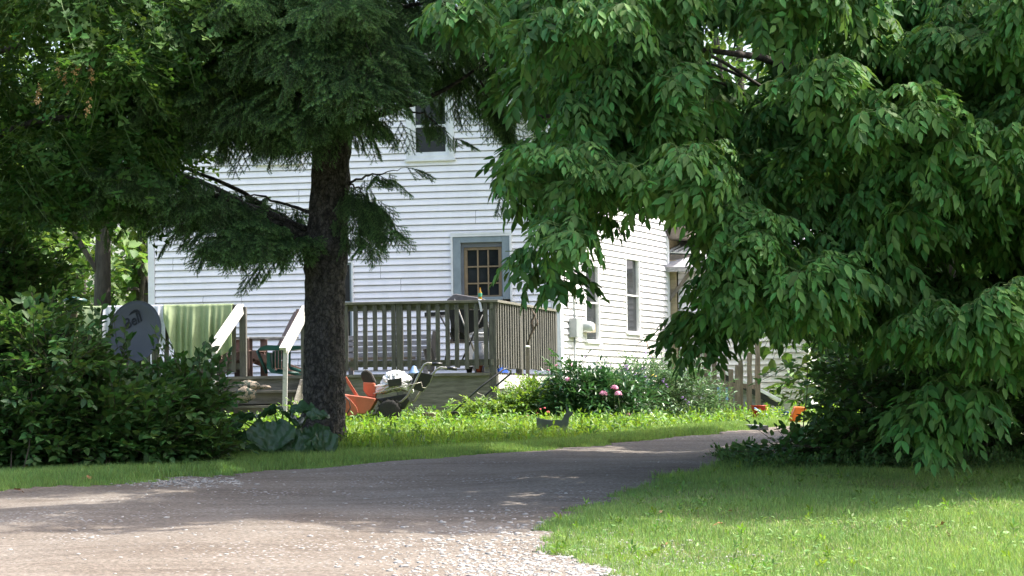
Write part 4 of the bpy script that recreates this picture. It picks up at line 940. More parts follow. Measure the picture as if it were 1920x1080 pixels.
for c, r in front[::4]+midl[::4]:
    e = Vector(c); s = Vector((at.x, at.y, e.z-.25*abs(e.x-at.x)-.2)); s.z = max(s.z, at.z+1.0); s = s.lerp(e, random.uniform(.3, .6)); branch(s, e, .016, .004, .06, 5, .02, lim)
o = lim.build('twigs', M['barkg'], ash); o['kind'] = 'stuff'
p1, R1, s1 = on_lobes(front, 17, (.05,.6), .5); p2, R2, s2_a = on_lobes(midl, 7, (.05,.6), .4)
crown('crown', ASH, np.concatenate([p1,p2]), np.concatenate([R1,R2]), np.concatenate([s1*rng.uniform(.5,.95,len(s1)), s2_a*1.1]), [M['ash'], M['stem']], ash)
p3, R3, s3 = on_lobes(upper+shade_rightl, 3, (.05,.6), .4)
crown('crown', ASH, p3, R3, s3*1.6, [M['ash'], M['stem']], ash)  # out of view crown parts, with the added shading foliage
# low reaching branch tips near the ground and drooping far left tips
# ------------------------------------------------------------------ spruce
def spruce_spray(L=.42):
    pr = Proto()
    def shoot(a, b, nd=.012, nl=.021, tipm=True):
        a = np.array(a); b = np.array(b); ln = np.linalg.norm(b-a); n = max(3, int(ln/nd)); B = basis(b-a, (0,0,1))
        V, Fs = strip(a, b, .0022); pr.add(V, Fs, 1)
        for k in range(n):
            t = (k+.5)/n; p = a+(b-a)*t
            for q in range(3):
                an = q*2.09+k*.9; out = B[:,1]*math.cos(an)+B[:,2]*math.sin(an); tip = p + B[:,0]*nl*.75 + out*nl*.8; w = np.cross(B[:,0], out)*.0042
                pr.add([p-w, p+w, tip], [(0,1,2)], 2 if (t > .45 and tipm) else 0)
    def curve(t): return np.array([L*t, 0, .05*L*t-.28*L*t*t])
    pts = [curve(k/6) for k in range(7)]
    for k in range(6): shoot(pts[k], pts[k+1], tipm=k > 4)
    n = 8
    for k in range(n):
        t = .08+.84*k/n; s = 1 if k % 2 else -1; l = (.15*(1-t)+.055)*rr.uniform(.8,1.15); a = curve(t)
        b = a+np.array([l*.68, s*l*.68, -l*rr.uniform(.15,.5)]); shoot(a, b)
        if l > .10:
            for q in (.4, .7):
                c = a+(b-a)*q; shoot(c, c+np.array([l*.4, -s*l*.05, -l*.15]))
    return pr.done()
SPR = [spruce_spray(.30), spruce_spray(.36), spruce_spray(.26)]
sb_ = G(605, 842); DSP = sb_.y
spr = empty('spruce_tree', sb_, 'dark spruce with a thick brown trunk and drooping branches before the deck', 'spruce tree')
tb = MB(); tpts = [(600,880,70),(600,858,60),(602,835,50),(604,805,43),(607,760,40),(608,700,39),(608,600,37),(610,520,38),(611,462,44),(614,440,38),(620,330,36),(628,150,33),(636,-60,29),(648,-600,20),(655,-1300,8),(658,-1700,2)]
tb.tube([P(x, y, DSP) for x, y, w in tpts], [w/S_(DSP) for x, y, w in tpts], 24); o = tb.build('trunk', M['barksp'], spr)
# root flare and bark relief
dt = bpy.data.textures.new('barktex', 'CLOUDS'); dt.noise_scale = .07; md = o.modifiers.new('sub', 'SUBSURF'); md.levels = md.render_levels = 3; md.subdivision_type = 'SIMPLE'
md = o.modifiers.new('relief', 'DISPLACE'); md.texture = dt; md.strength = .05; md.mid_level = .5
pos = []; yaw = []; pit = []; scl = []; limb = MB()
def bough(pts, r0, dens=16, hang=(.5,1.25), width=.35, sc=(.8,1.15), tip=.5, ys=0):
    """main limb through (px,py,d) points with branchlets to both sides that droop"""
    pp = [P(p[0], p[1]+ys, p[2]) for p in pts]; n = 14; cv = []
    for k in range(n+1):
        t = k/n*(len(pp)-1); i = min(int(t), len(pp)-2); cv.append(pp[i].lerp(pp[i+1], t-i) + Vector([random.uniform(-.015,.015) for _ in range(3)]))
    limb.tube(cv, [r0*(1-.85*k/n) for k in range(n+1)], 7)
    ln = sum((cv[k+1]-cv[k]).length for k in range(n)); m = int(ln*dens)
    for k in range(m):
        t = random.random()**.8; i = min(int(t*n), n-1); q = cv[i].lerp(cv[i+1], random.random()); d = (cv[i+1]-cv[i]).normalized(); az = math.atan2(d.y, d.x)
        s = random.choice((-1, 1)); off = random.random()*width*(1-.5*t); a = az+s*random.uniform(.3,1.4)
        q = q+Vector((math.cos(a), math.sin(a), 0))*off - Vector((0,0,off*random.uniform(.0,.85)))
        pos.append(q); yaw.append(a); pit.append(random.uniform(*hang)); scl.append(random.uniform(*sc))
    pos.append(cv[-1]); yaw.append(math.atan2(d.y, d.x)); pit.append(.2); scl.append(1.)
D = DSP
# lower left dark boughs
bough([(590,448,D),(500,410,D-.2),(400,350,D-.5),(300,315,D-.8),(215,315,D-1.)], .04, 85, (.0,1.0), .6)
bough([(590,450,D),(520,400,D+.3),(430,350,D+.4),(330,305,D+.6),(265,300,D+.6)], .035, 60, (.0,.9), .5)
bough([(585,455,D),(530,440,D-.4),(470,440,D-.6),(420,455,D-.7)], .022, 80, (.0,.8), .3)
bough([(590,400,D),(540,385,D+.2),(480,365,D+.3),(440,370,D+.3)], .02, 50, (.2,1.0), .25)
bough([(575,430,D),(440,375,D-.3),(300,345,D-.5),(180,345,D-.6),(110,355,D-.6)], .035, 80, (.0,1.0), .6)
# right side small boughs
bough([(650,345,D),(690,330,D-.2),(725,322,D-.3),(760,314,D-.3)], .013, 14, (.3,1.1), .12, (.5,.8))
bough([(645,370,D),(680,365,D-.3),(705,390,D-.4),(735,430,D-.5)], .013, 52, (.7,1.4), .22, (.6,.9))
bough([(645,340,D),(675,355,D-.3),(690,380,D-.3)], .012, 50, (.8,1.5), .22, (.6,.9))
bough([(645,425,D),(670,440,D-.2),(690,458,D-.2)], .01, 40, (.5,1.3), .15, (.6,.8))
bough([(640,390,D),(665,400,D-.3),(685,425,D-.3)], .01, 50, (.6,1.3), .2, (.6,.9))
# upper right limb reaching in front of the gable window
bough([(645,240,D),(720,212,D-.1),(790,188,D-.2),(860,150,D-.2),(940,95,D-.2)], .045, 14, (.7,1.3), .3)
bough([(640,110,D),(740,80,D+.3),(860,80,D+.6),(960,110,D+.8),(1000,190,D+.9)], .04, 75, (.6,1.4), .6)
bough([(640,130,D),(760,110,D+.5),(860,130,D+.7),(930,200,D+.8)], .03, 34, (.6,1.4), .35)
bough([(640,-10,D),(760,-20,D+.2),(900,0,D+.4),(1050,60,D+.6),(1120,150,D+.7)], .04, 75, (.5,1.3), .75)
bough([(900,150,D+.6),(940,220,D+.6),(965,290,D+.6),(965,340,D+.6)], .012, 75, (.9,1.5), .22, (.6,1.))
bough([(640,60,D),(730,20,D-.4),(820,0,D-.8),(880,30,D-1)], .035, 80, (.3,1.2), .6)
bough([(640,-60,D),(740,-90,D-.4),(850,-80,D-.8),(950,-40,D-1)], .035, 75, (.3,1.2), .7)
# toward the camera: the pale drooping masses in the centre
for (x1, y1, x2, y2, dn) in ((620,-10,640,60,2.4),(600,40,575,170,1.9),(650,60,700,170,1.9),(640,100,700,220,1.5),(600,150,560,260,1.4),(620,170,640,270,1.3),(560,60,500,130,1.7),(520,-20,440,60,1.9),(640,90,670,210,2.0),(670,100,735,170,1.2)):
    bough([(x1+(625-x1)*.6,y1-30,D-.1),((x1*2+x2)/3,y1,D-dn*.5),(x2,y2,D-dn)], .03, 90, (.1,1.2), .45, (.8,1.2), ys=-55)
bough([(760,205,D-.1),(800,215,D-.3),(830,240,D-.4),(850,260,D-.4)], .010, 14, (.8,1.4), .15, (.5,.8))
# upper left
for (y0, x1, y1, x2, y2, dn) in ((60,480,60,350,150,.8),(120,480,150,380,240,1.0),(180,500,200,420,290,.9),(230,520,250,430,320,.5),(150,450,170,300,240,-.2),(0,440,10,300,90,.5),(0,480,20,330,60,-.6),(90,430,90,330,130,1.4),(210,480,260,350,300,-.3),(260,560,280,500,310,.4),(40,300,20,180,60,.2),(240,540,240,470,260,1.2),(280,570,290,530,320,.9),(230,440,240,340,265,.3),(250,500,270,440,300,.1),(210,400,220,320,240,.9)):
    bough([(620,y0,D),(x1+60,(y0+y1)/2,D-dn*.4),(x1,y1,D-dn*.7),(x2,y2,D-dn)], .03, 62, (.1,1.25), .5, ys=-75)
# crown above the frame
zb0 = P(640,-60,D); 
for k in range(30):
    hgt = -90-k*48; a = k*2.4; L_ = 2.1*(1-k/34)+.3; c = P(630+k*.7, hgt, D); e = c+Vector((math.cos(a)*L_, math.sin(a)*L_, -.35*L_*.5))
    ln = L_; limb.tube([c, c.lerp(e,.5)+Vector((0,0,.06)), e], [.03,.02,.006], 5)
    for j in range(int(ln*13)):
        t = random.random()**.7; q = c.lerp(e, t); s = random.choice((-1,1)); aa = a+s*random.uniform(.3,1.3); off = random.random()*.6*(1-.4*t)
        pos.append(q+Vector((math.cos(aa)*off, math.sin(aa)*off, -off*.5))); yaw.append(aa); pit.append(random.uniform(.4,1.2)); scl.append(1.7)
limb.build('limbs', M['barksp'], spr)
pos = np.array([tuple(p) for p in pos]); 
crown('crown', SPR, pos, rotmats(np.array(yaw), np.array(pit), rng.normal(0,.5,len(yaw))), np.array(scl), [M['spruce'], M['twig'], M['sprucetip']], spr)
print('spruce sprays', len(pos), 'tris', sum(len(f) for f in SPR[0].F.values()))
# ------------------------------------------------------------------ maple upper left
mg = G(-210, 880); mpl = empty('maple_tree', Vector((mg.x, 22.5, float(gz(mg.x, 22.5)))), 'broad leaved maple hanging into the upper left corner', 'maple tree')
mpoly = [(-250,-60),(560,-60),(420,40),(350,100),(330,200),(290,280),(230,300),(120,340),(70,370),(0,430),(-250,480)]
mh = [(60,25),(190,20),(200,70),(90,110),(20,60)]
ml = lobes_in(mpoly, (20.5, 24.5), 95, (.24,.5), (mh,)); mu = lobes_in([(-900,-1300),(500,-1300),(500,-70),(-900,-70)], (20,27), 22, (.7,1.1))
tb = MB(); q0 = mpl.location.copy(); tb.tube([q0-Vector((0,0,.2)), P(-200,500,22.5), P(-190,100,22.5), P(-150,-500,22.5), P(-140,-900,22.5)], [.28,.2,.17,.13,.04], 14); tb.build('trunk', M['barkg'], mpl)
for a_, b_ in (((-195,160),(120,20)),((-195,260),(40,85)),((-195,330),(170,215)),((-195,60),(200,-60))): branch(P(*a_, 22.5), P(*b_, 22.0), .06, .02, .1).build('limb', M['barkg'], mpl)
p1, R1, s1 = on_lobes(ml, 26, (.1,.8), .35); p2, R2, s2_b = on_lobes(mu, 4, (.1,.8), .4)
crown('crown', MAP, np.concatenate([p1]), R1, s1*1.2, [M['maple'], M['stem']], mpl)
crown('crown', MAP, p2, R2, s2_b*1.5, [M['maple'], M['stem']], mpl)
V_ = []; pd = [P(x+rng.uniform(-8,8), y+rng.uniform(-8,8), 20.4) for x, y in [(133,108),(150,112),(163,112),(145,105),(128,140),(75,165),(78,155),(108,103),(170,178),(157,118)]]
crown('dead_leaves', [MAP[0]], np.array([tuple(p) for p in pd]), rotmats(rng.uniform(0,6,10), rng.uniform(.8,1.5,10), rng.normal(0,.4,10)), np.full(10,.42), [M['paledry'], M['twig']], mpl)
# ------------------------------------------------------------------ left shrubs
def shrub(name, px, pyb, lobes_, protos, mats, label, cat, dens, sc=1., droop=(-.7,.5), group=None, inner=.5, d=None, up=.4):
    b0 = G(px, pyb); 
    if d: b0 = Vector((P(px,pyb,d).x, d, float(gz(P(px,pyb,d).x, d))))
    t = empty(name, b0, label, cat, group); st = MB()
    for c, r in lobes_[::3]:
        e = Vector(c); branch(Vector((b0.x*.4+e.x*.6+random.uniform(-.1,.1), b0.y+.45+random.uniform(-.1,.1), b0.z-.03)), e, .006, .003, .0, 4, .03, st)
    st.build('stems', M['twig'], t); p, R, s = on_lobes(lobes_, dens, droop, inner, up)
    zmin = gz(p[:,0], p[:,1])+.04; p[:,2] = np.where(p[:,2] < zmin, zmin+rng.uniform(0,.2,len(p)), p[:,2])
    crown('foliage', protos, p, R, s*sc, mats, t); return t
def LB(pts, d0, rs, dj=.25, flat=.9): return [(P(x, y, d0+random.uniform(-dj,dj)), (r, r*.9, r*flat)) for x, y, r in [(a[0], a[1], a[2] if len(a) > 2 else rs) for a in pts]]
def fill(poly, d0, n, rad, dj=.4): return lobes_in(poly, (d0-dj, d0+dj), n, rad, (), .85)
HM = [M['hedge'], M['twig']]
shrub('leafy_shrub', 40, 900, fill([(-80,660),(60,635),(120,665),(130,895),(-80,905)], 20.0, 36, (.16,.26)), HED, HM, 'tall dark leafy shrub at the left edge of the view beneath the maple', 'shrub', 62, group='leafy shrubs along the left road edge')
shrub('leafy_shrub', 190, 893, fill([(110,690),(180,715),(230,745),(290,750),(295,890),(110,905)], 20.3, 34, (.16,.26)), HED, HM, 'leafy green shrub below the satellite dish', 'shrub', 62, group='leafy shrubs along the left road edge')
shrub('leafy_shrub', 350, 885, fill([(280,760),(330,745),(360,760),(368,790),(372,880),(280,892)], 20.8, 30, (.14,.24)), HED, HM, 'leafy green shrub in front of the large green sheet, reaching the stairs', 'shrub', 62, group='leafy shrubs along the left road edge')
shrub('leafy_shrub', 60, 870, fill([(-60,470),(30,490),(60,550),(75,620),(90,660),(-60,680)], 23.0, 18, (.2,.34)), HED, HM, 'taller green shrub rising behind the others at the far left', 'shrub', 36, 1.1, group='leafy shrubs along the left road edge')
for (x, yb, yt) in ((180,700,560),(215,700,585),(348,760,650),(372,760,640),(300,730,655),(345,740,640),(400,740,690),(12,780,560),(100,740,590)):
    dd = 20.2; st = P(x, yt, dd); 
base_l = [(P(x+random.uniform(-10,10), 868-x*.02+random.uniform(-8,8), 19.75+x*.0016), (.16,.14,.13)) for x in range(-60, 395, 22)]
p_, R_, s_ = on_lobes(base_l, 90, (-.5,.6), .3, .2); p_[:,2] = np.maximum(p_[:,2], gz(p_[:,0], p_[:,1])+rng.uniform(.02,.12,len(p_)))
crown('low_foliage', HED, p_, R_, s_*.9, HM, bpy.data.objects['leafy_shrub.001'])
spk = [(x, yt+20, 20.3) for x, yt in ((184,592),(178,612),(205,600),(220,610),(232,636),(300,668),(340,655),(352,668),(366,660),(378,690),(410,700),(425,690),(395,672),(240,650),(160,640),(312,640),(95,590),(70,575))]
crown('upright_shoots', HED, np.array([tuple(P(x, y+22, d)) for x, y, d in spk]), rotmats(rng.uniform(0,6,len(spk)), rng.uniform(-1.4,-.8,len(spk)), rng.normal(0,.3,len(spk))), np.full(len(spk), 1.0), HM, bpy.data.objects['leafy_shrub.001'])['kind'] = 'stuff'
# ------------------------------------------------------------------ dark shrub under the ash
DM_ = [M['dark'], M['twig']]
shrub('understory_shrub', 1500, 868, fill([(1450,850),(1455,846),(1500,848),(1550,842),(1600,800),(1620,870),(1460,866)], 19.4, 30, (.11,.18)), DRK, DM_, 'low dark shrub at the left foot of the ash tree next to the driveway', 'shrub', 34, group='dark shrubs under the ash tree')
shrub('understory_shrub', 1690, 872, fill([(1590,700),(1800,690),(1810,868),(1600,870)], 19.7, 44, (.16,.28)), DRK, DM_, 'dark shrub around the trunk of the ash tree', 'shrub', 26, group='dark shrubs under the ash tree')
shrub('understory_shrub', 1880, 880, fill([(1780,700),(2050,680),(2050,870),(1790,868)], 19.9, 34, (.16,.3)), DRK, DM_, 'dark shrub at the right edge of the view under the ash tree', 'shrub', 26, group='dark shrubs under the ash tree')
shrub('understory_shrub', 1560, 800, fill([(1470,650),(1600,640),(1700,700),(1700,770),(1570,715),(1490,690)], 23.5, 16, (.16,.28)), DRK, DM_, 'dark branching shrub behind the ash, above the orange toy seat', 'shrub', 16, group='dark shrubs under the ash tree', d=23.5)
low = [(1740,780,16.6),(1765,755,16.5),(1725,790,16.8),(1790,780,16.6),(1800,740,16.5),(1700,760,17),(1850,740,16.4),(1880,680,16.4),(1290,610,18.6),(1272,640,18.6),(1300,590,18.5),(1340,630,18.4),(1000,470,18.2),(1010,510,18.2),(1035,490,18.2),(1075,420,18.2),(820,5,17.4),(860,20,17.4),(900,30,17.4)]
lp = np.array([tuple(P(*a)) for a in low]); lp = np.concatenate([lp, lp+rng.normal(0,.10,lp.shape)])
crown('low_branch_tips', ASH, lp, rotmats(rng.uniform(-3.6,-.2,len(lp)), rng.uniform(.0,.6,len(lp)), rng.normal(0,.2,len(lp))), rng.uniform(.85,1.1,len(lp)), [M['ash'], M['stem']], ash)
# ------------------------------------------------------------------ background trees
def far_tree(px, d, h, w, m, label, n=26, cat='tree', trunk=.22, tkx=0, nb=2.2, z0=.16, sc=1.0, name='background_tree'):
    b0 = P(px, 760, d); b0.z = float(gz(b0.x, d)); t = empty(name, b0, label, cat, 'trees beyond the house'); L_ = []
    for k in range(n):
        q = random.uniform(z0, 1); ww = w*(1-.75*max(q-.45,0))*random.uniform(.2,1)*.8; a = random.uniform(0, 6.28); r = w*random.uniform(.2,.34)
        L_.append((b0+Vector((math.cos(a)*ww, math.sin(a)*ww, h*q)), (r, r, r*.75)))
    mb = MB(); mb.tube([b0-Vector((0,0,.2)), b0+Vector((tkx*.2,0,h*.3)), b0+Vector((tkx*.6,0,h*.6)), b0+Vector((tkx,0,h*.9))], [trunk, trunk*.8, trunk*.5, .03], 10); mb.build('trunk', M['barkg'], t)
    for c, r in L_[::3]: branch(b0+Vector((0,0,h*random.uniform(.25,.6))), c, trunk*.25, .02, .1).build('limb', M['barkg'], t)
    p, R, s = on_lobes(L_, nb, (.0,.8), .3); crown('crown', FAR, p, R, s*sc*1.5, [m, M['twig']], t)
far_tree(190, 40.5, 9, 1.8, M['far'], 'tree with a dark forked trunk left of the house behind the green sheet', 20, z0=.42, trunk=.17, tkx=.2)
b0_ = P(205, 760, 40.); mb = MB()
far_tree(60, 46, 6.0, 2.4, M['far'], 'bright green tree behind the left shrubs', 34, z0=.05, nb=2.6)
far_tree(270, 48, 5.0, 1.9, M['far'], 'low bright green tree at the left corner of the house', 30, z0=.03, nb=2.8)
far_tree(-60, 52, 11, 3.4, M['far'], 'tall spreading tree beyond the far left shrubs', 34, nb=1.7)
far_tree(150, 62, 12, 4, M['far'], 'tall hazy green tree farther behind on the left', 34, nb=1.6)
far_tree(500, 70, 12, 4, M['dark'], 'distant tree hidden behind the house gable', 20, nb=1.2)
far_tree(1400, 56, 12, 3.6, M['far'], 'sunlit tree rising behind the rear addition roof', 36, nb=1.8)
far_tree(1620, 48, 10, 3.2, M['far'], 'sunlit yellow green tree seen through the ash tree at upper right', 36, nb=2.0)
far_tree(1880, 50, 11, 3.6, M['far'], 'sunlit tree beyond the right edge of the ash tree', 36, nb=1.8)
far_tree(1560, 40, 3.0, 1.6, M['far'], 'low bush beyond the orange toy seat', 18, z0=.03, nb=3, trunk=.06)
far_tree(1800, 38, 3.2, 2.2, M['dark'], 'dark low bush far behind the ash trunk', 24, z0=.03, nb=3, trunk=.06)
far_tree(1150, 64, 14, 4, M['dark'], 'distant tree behind the right slope of the house roof', 24, nb=1.3)
# ------------------------------------------------------------------ flower bed
def bed(name, px, pyb, d, pts, rs, protos, m, label, cat, dens, sc=1., **k): return shrub(name, px, pyb, LB(pts, d, rs, .22), protos, [m, M['stem']], label, cat, dens, sc, d=d, **k)
bed('yellow_green_bush', 970, 800, 29.6, [(905,785,.12),(925,782,.14),(950,778,.18),(975,772,.2),(1000,762,.26),(1030,768,.22),(1050,778,.16),(900,782,.12),(955,785,.18),(1010,785,.2),(1000,758,.15),(1030,756,.14)], .2, LIM, M['lime'], 'rounded yellow green bush with coral blooms in front of the deck corner', 'bush', 160, 1.)
pe = bed('peony_bush', 1110, 810, 29.4, [(1070,740,.2),(1100,745,.24),(1130,750,.26),(1150,765,.28),(1090,768,.28),(1120,778,.26),(1160,790,.2),(1065,765,.2),(1080,715,.14),(1110,720,.16),(1055,720,.12),(1180,760,.2),(1145,725,.14)], .2, PEO, M['peony'], 'dark green peony bush with large pink blooms by the side wall', 'bush', 100, 1.)
fb = bed('flowering_perennials', 1250, 800, 30.4, [(1190,740,.24),(1220,735,.26),(1250,740,.26),(1280,750,.26),(1300,765,.22),(1330,785,.16),(1200,770,.26),(1240,775,.28),(1280,780,.24),(1210,715,.18),(1250,715,.18),(1290,725,.18),(1180,715,.15),(1310,745,.16),(1160,745,.2),(1340,790,.12)], .2, SIL, M['silver'], 'grey green bed of tall perennials dotted with lilac flowers along the side wall', 'flower bed', 66, 1.2)
def bloom(c, r, m, parent, name='bloom'):
    V = []; Fs = []
    for k in range(46):
        v = Vector([random.gauss(0,1) for _ in range(3)]).normalized(); v.z = abs(v.z)*.9-.15; q = c+v*r*.55; sd = v.cross(Vector((0,0,1))).normalized() if abs(v.z) < .99 else Vector((1,0,0)); u2 = v.cross(sd); b0 = len(V); w = r*random.uniform(.35,.5)
        V += [q-sd*w-u2*w*.5, q+v*r*.25-u2*w, q+sd*w-u2*w*.5, q+v*r*.5+sd*w*.6+u2*w*.6, q+v*r*.45+u2*w, q+v*r*.5-sd*w*.6+u2*w*.6]; Fs.append(tuple(b0+i for i in range(6)))
    mb = MB(); mb.add(V, Fs); return mb.build(name, m, parent)
for (x, y, r, d) in ((1071,686,.036,29.2),(1065,712,.038,29.0),(1131,738,.048,28.9),(1152,727,.046,28.9),(1159,738,.044,28.85),(1178,777,.024,28.9),(1043,685,.016,29.1),(1028,694,.014,29.1)):
    c = P(x, y, d); bloom(c, r, M['pink'], pe); s = MB(); s.tube([c-Vector((0,0,r*.4)), c+Vector((random.uniform(-.05,.05), .15, -.35))], .004, 5); s.build('stem', M['stem'], pe)
yb = bpy.data.objects['yellow_green_bush']
for (x, y, r) in ((1027,773,.024),(1013,767,.014),(1008,775,.012),(989,780,.012),(998,784,.012),(1032,783,.014),(1021,765,.014)): bloom(P(x, y, 28.75), r, M['coral'], yb)
lil = [(x, y, .012) for x, y in ((1118,678),(1103,672),(1125,690),(1140,684),(1175,692),(1170,700),(1183,700),(1160,697),(1172,708),(1150,700),(1190,705),(1205,695),(1200,712),(1215,706),(1205,660),(1228,706),(1130,700),(1225,672),(1052,715),(1040,712),(1058,728),(1178,684),(1245,722),(1240,716),(1250,726),(1284,748),(1288,752),(1228,730),(1165,735))]
for (x, y, r) in lil:
    for q in range(3): bloom(P(x+random.uniform(-6,6), y+random.uniform(-6,6), 30.0), r*random.uniform(.8,1.4), M['lilac'], fb)
bloom(P(1226, 705, 29.9), .03, M['yellow'], fb)
ts = MB()
for k in range(60):
    x = random.uniform(1110, 1300); a = P(x, 740, 30.3); b2 = P(x+random.uniform(-8,8), random.uniform(670, 712), 30.3); ts.tube([a, b2], .0035, 4)
ts.build('flower_stems', M['stem'], fb)['kind'] = 'stuff'
# small weeds round the deck
bed('weedy_plants', 870, 800, 30.2, [(835,780,.07),(850,785,.08),(870,786,.08),(825,786,.06),(895,784,.08),(780,788,.05),(760,788,.05)], .1, PEO, M['weed'], 'leafy green weeds under the deck around the log stump', 'weeds', 150, .6)
bed('weedy_plants', 570, 795, 29.6, [(555,780,.10),(575,775,.10),(540,785,.08),(590,785,.09)], .1, PEO, M['weed'], 'leafy green weeds at the foot of the stairs behind the spruce trunk', 'weeds', 90, .8)
# dried fern-like stalk in front of the blower
# ------------------------------------------------------------------ burdock
bd = G(500, 862); t = empty('burdock_plant', bd, 'burdock with huge drooping leaves at the left foot of the spruce', 'plant')
def big_leaf(c, L, w, yaw_, pitch_, roll_):
    V = []; n = 10; m = 6
    for i in range(n+1):
        a = i/n; ww = w*(math.sin(math.pi*min(a*.92+.08,1))**.6)*(1 if a < .5 else 1-.25*(a-.5))
        for j in range(-m, m+1):
            b_ = j/m; V.append(Vector((a*L, b_*ww/2, .12*w*abs(b_)-.28*L*a*a+.018*math.sin(a*16+abs(b_)*8)+.012*math.sin(j*1.9+i))))
    R = Matrix.Rotation(yaw_, 3, 'Z') @ Matrix.Rotation(pitch_, 3, 'Y') @ Matrix.Rotation(roll_, 3, 'X'); k = 2*m+1
    mb = MB(); mb.add([Vector(c)+R@v for v in V], [(i*k+j, i*k+j+1, (i+1)*k+j+1, (i+1)*k+j) for i in range(n) for j in range(k-1)], True); mb.build('leaf', M['burdock'], t)
    s = MB(); bk = Vector((bd.x+(c[0]-bd.x)*.5, DSP-.55, float(gz(bd.x, DSP-.55)))); s.tube([bk, (bk+Vector(c))/2+Vector((0,.05,.08)), Vector(c)], [.011,.009,.006], 6); s.build('stalk', M['stem'], t)
for (x, y, L_, w, ya, pi_, ro) in ((508,792,.30,.44,-1.45,.95,.05),(578,803,.26,.36,-1.2,.75,.25),(455,790,.30,.26,-2.6,.45,-.3),(478,782,.28,.22,2.9,.1,.3),(530,776,.30,.30,-.9,.15,-.4),(600,812,.24,.26,-.8,.9,.3),(452,812,.28,.30,-2.0,.8,.2),(545,770,.24,.2,-.4,-.2,.5),(515,775,.24,.2,-2.2,-.1,.5),(575,782,.2,.16,.1,-.2,.6),(480,810,.26,.28,-1.7,1.0,0),(545,818,.26,.30,-1.4,1.05,.1),(590,826,.22,.26,-1.2,1.0,-.2)):
    big_leaf(P(x, y, DSP-1.2+random.uniform(-.2,.2)), L_, w, ya, pi_, ro)

# ------------------------------------------------------------------ grass
def blades(name, n, region, hfun, wid, m, label, seed, kind='stuff', lean=.5):
    g = np.random.default_rng(seed); x, y, dn = region(g, n); k = len(x); h = hfun(g, x, y)
    keep = h > 0; x, y, h = x[keep], y[keep], h[keep]; k = len(x); z = gz(x, y)-.004
    a = g.uniform(0, 6.283, k); w = wid*(.6+.8*g.random(k))*(y/18)**.3; l = lean*h*g.random(k)*1.2; b_ = g.uniform(0, 6.283, k)
    dx, dy = np.cos(a)*w/2, np.sin(a)*w/2; lx, ly = np.cos(b_)*l, np.sin(b_)*l
    V = np.empty((k, 5, 3)); V[:,0] = np.stack([x-dx, y-dy, z], 1); V[:,1] = np.stack([x+dx, y+dy, z], 1)
    V[:,2] = np.stack([x+dx*.75+lx*.35, y+dy*.75+ly*.35, z+h*.6], 1); V[:,3] = np.stack([x-dx*.75+lx*.35, y-dy*.75+ly*.35, z+h*.6], 1); V[:,4] = np.stack([x+lx, y+ly, z+h*.97], 1)
    i = np.arange(k)[:,None]*5; o = npmesh(name, V.reshape(-1,3), [i+np.array([[0,1,2,3]]), i+np.array([[3,2,4]])], m); return tag(o, label, 'grass', None, kind)
def edge_dist_keep(x, y): return ~on_drive(x, y)
pn = lambda x, y: np.sin(x*3.1+1.3*np.sin(y*2.2))*np.sin(y*2.7+x)
def reg_front(g, n):
    y = g.uniform(11.5, 20.5, n)**1.0; x = g.uniform(-.5, 5.2, n); k = (g.random(n) < (14/y)**1.6) & edge_dist_keep(x, y) & (x < y*.235+.2); return x[k], y[k], 0
def h_front(g, x, y):
    p = in_poly(x+.12*pn(x,y), y+.12, drv) & (g.random(len(x)) < .6)
    h = (.030+.022*g.random(len(x)))*(1+.35*pn(x*.7, y*.8)); h = h*np.where(y > 17.0, 1.0+.9*np.clip((y-17)/1.5,0,1)*g.random(len(x)), 1); h[p] = h[p]*.5; 
    return h
blades('lawn_grass', 330000, reg_front, h_front, .0042, M['grass'], 'short mown grass of the lawn in the right foreground', 21)
def reg_thatch(g, n):
    x, y, _ = reg_front(g, n); k = (pn(x*1.7+2, y*1.9) > -.1) | (g.random(len(x)) < .3); return x[k], y[k], 0
blades('lawn_thatch', 60000, reg_thatch, lambda g, x, y: .018+.025*g.random(len(x)), .0042, M['straw'], 'dead straw coloured blades thinly mixed through the mown lawn', 24, lean=1.2)
def tri_pts():
    pr = Proto()
    for k in range(3):
        V, Fs = leaf_pts(.018, .018, .2, .1); a = 2.09*k; V = V @ basis((math.cos(a), math.sin(a), .1), (0,0,1)).T + np.array([0,0,.035]); pr.add(V, Fs, 0)
    return pr.done()
def reg_clover(g, n):
    x, y, _ = reg_front(g, n); k = (g.random(len(x)) < .35*np.clip(pn(x*1.2-3, y*1.5+1)+.5*pn(x*5, y*6), 0, 1)**1.5); return x[k], y[k], 0
g_ = np.random.default_rng(77); x_, y_, _ = reg_clover(g_, 60000); k_ = len(x_)
V, Fs = instance([tri_pts()], np.stack([x_, y_, gz(x_, y_)+.004+.012*g_.random(k_)], 1), rotmats(g_.uniform(0,6.28,k_), g_.normal(0,.25,k_), g_.normal(0,.25,k_)), g_.uniform(.5,1.0,k_))
tag(npmesh('clover', V, list(Fs.values()), M['clover']), 'patches of clover in the mown lawn', 'clover', None, 'stuff')
drvy = lambda x: np.interp(x, [p[0] for p in drv[:15]], [p[1] for p in drv[:15]])
def reg_strip(g, n):
    x = g.uniform(-5.4, 3.2, n); y = drvy(x)-.15+g.random(n)*2.2; k = edge_dist_keep(x, y); return x[k], y[k], 0
def h_strip(g, x, y): 
    e = y-drvy(x); return (.04+.05*g.random(len(x)))*np.clip(.4+e*1.6, .35, 1.15)
blades('verge_grass', 150000, reg_strip, h_strip, .0055, M['grass'], 'mown grass verge along the far edge of the driveway', 22)
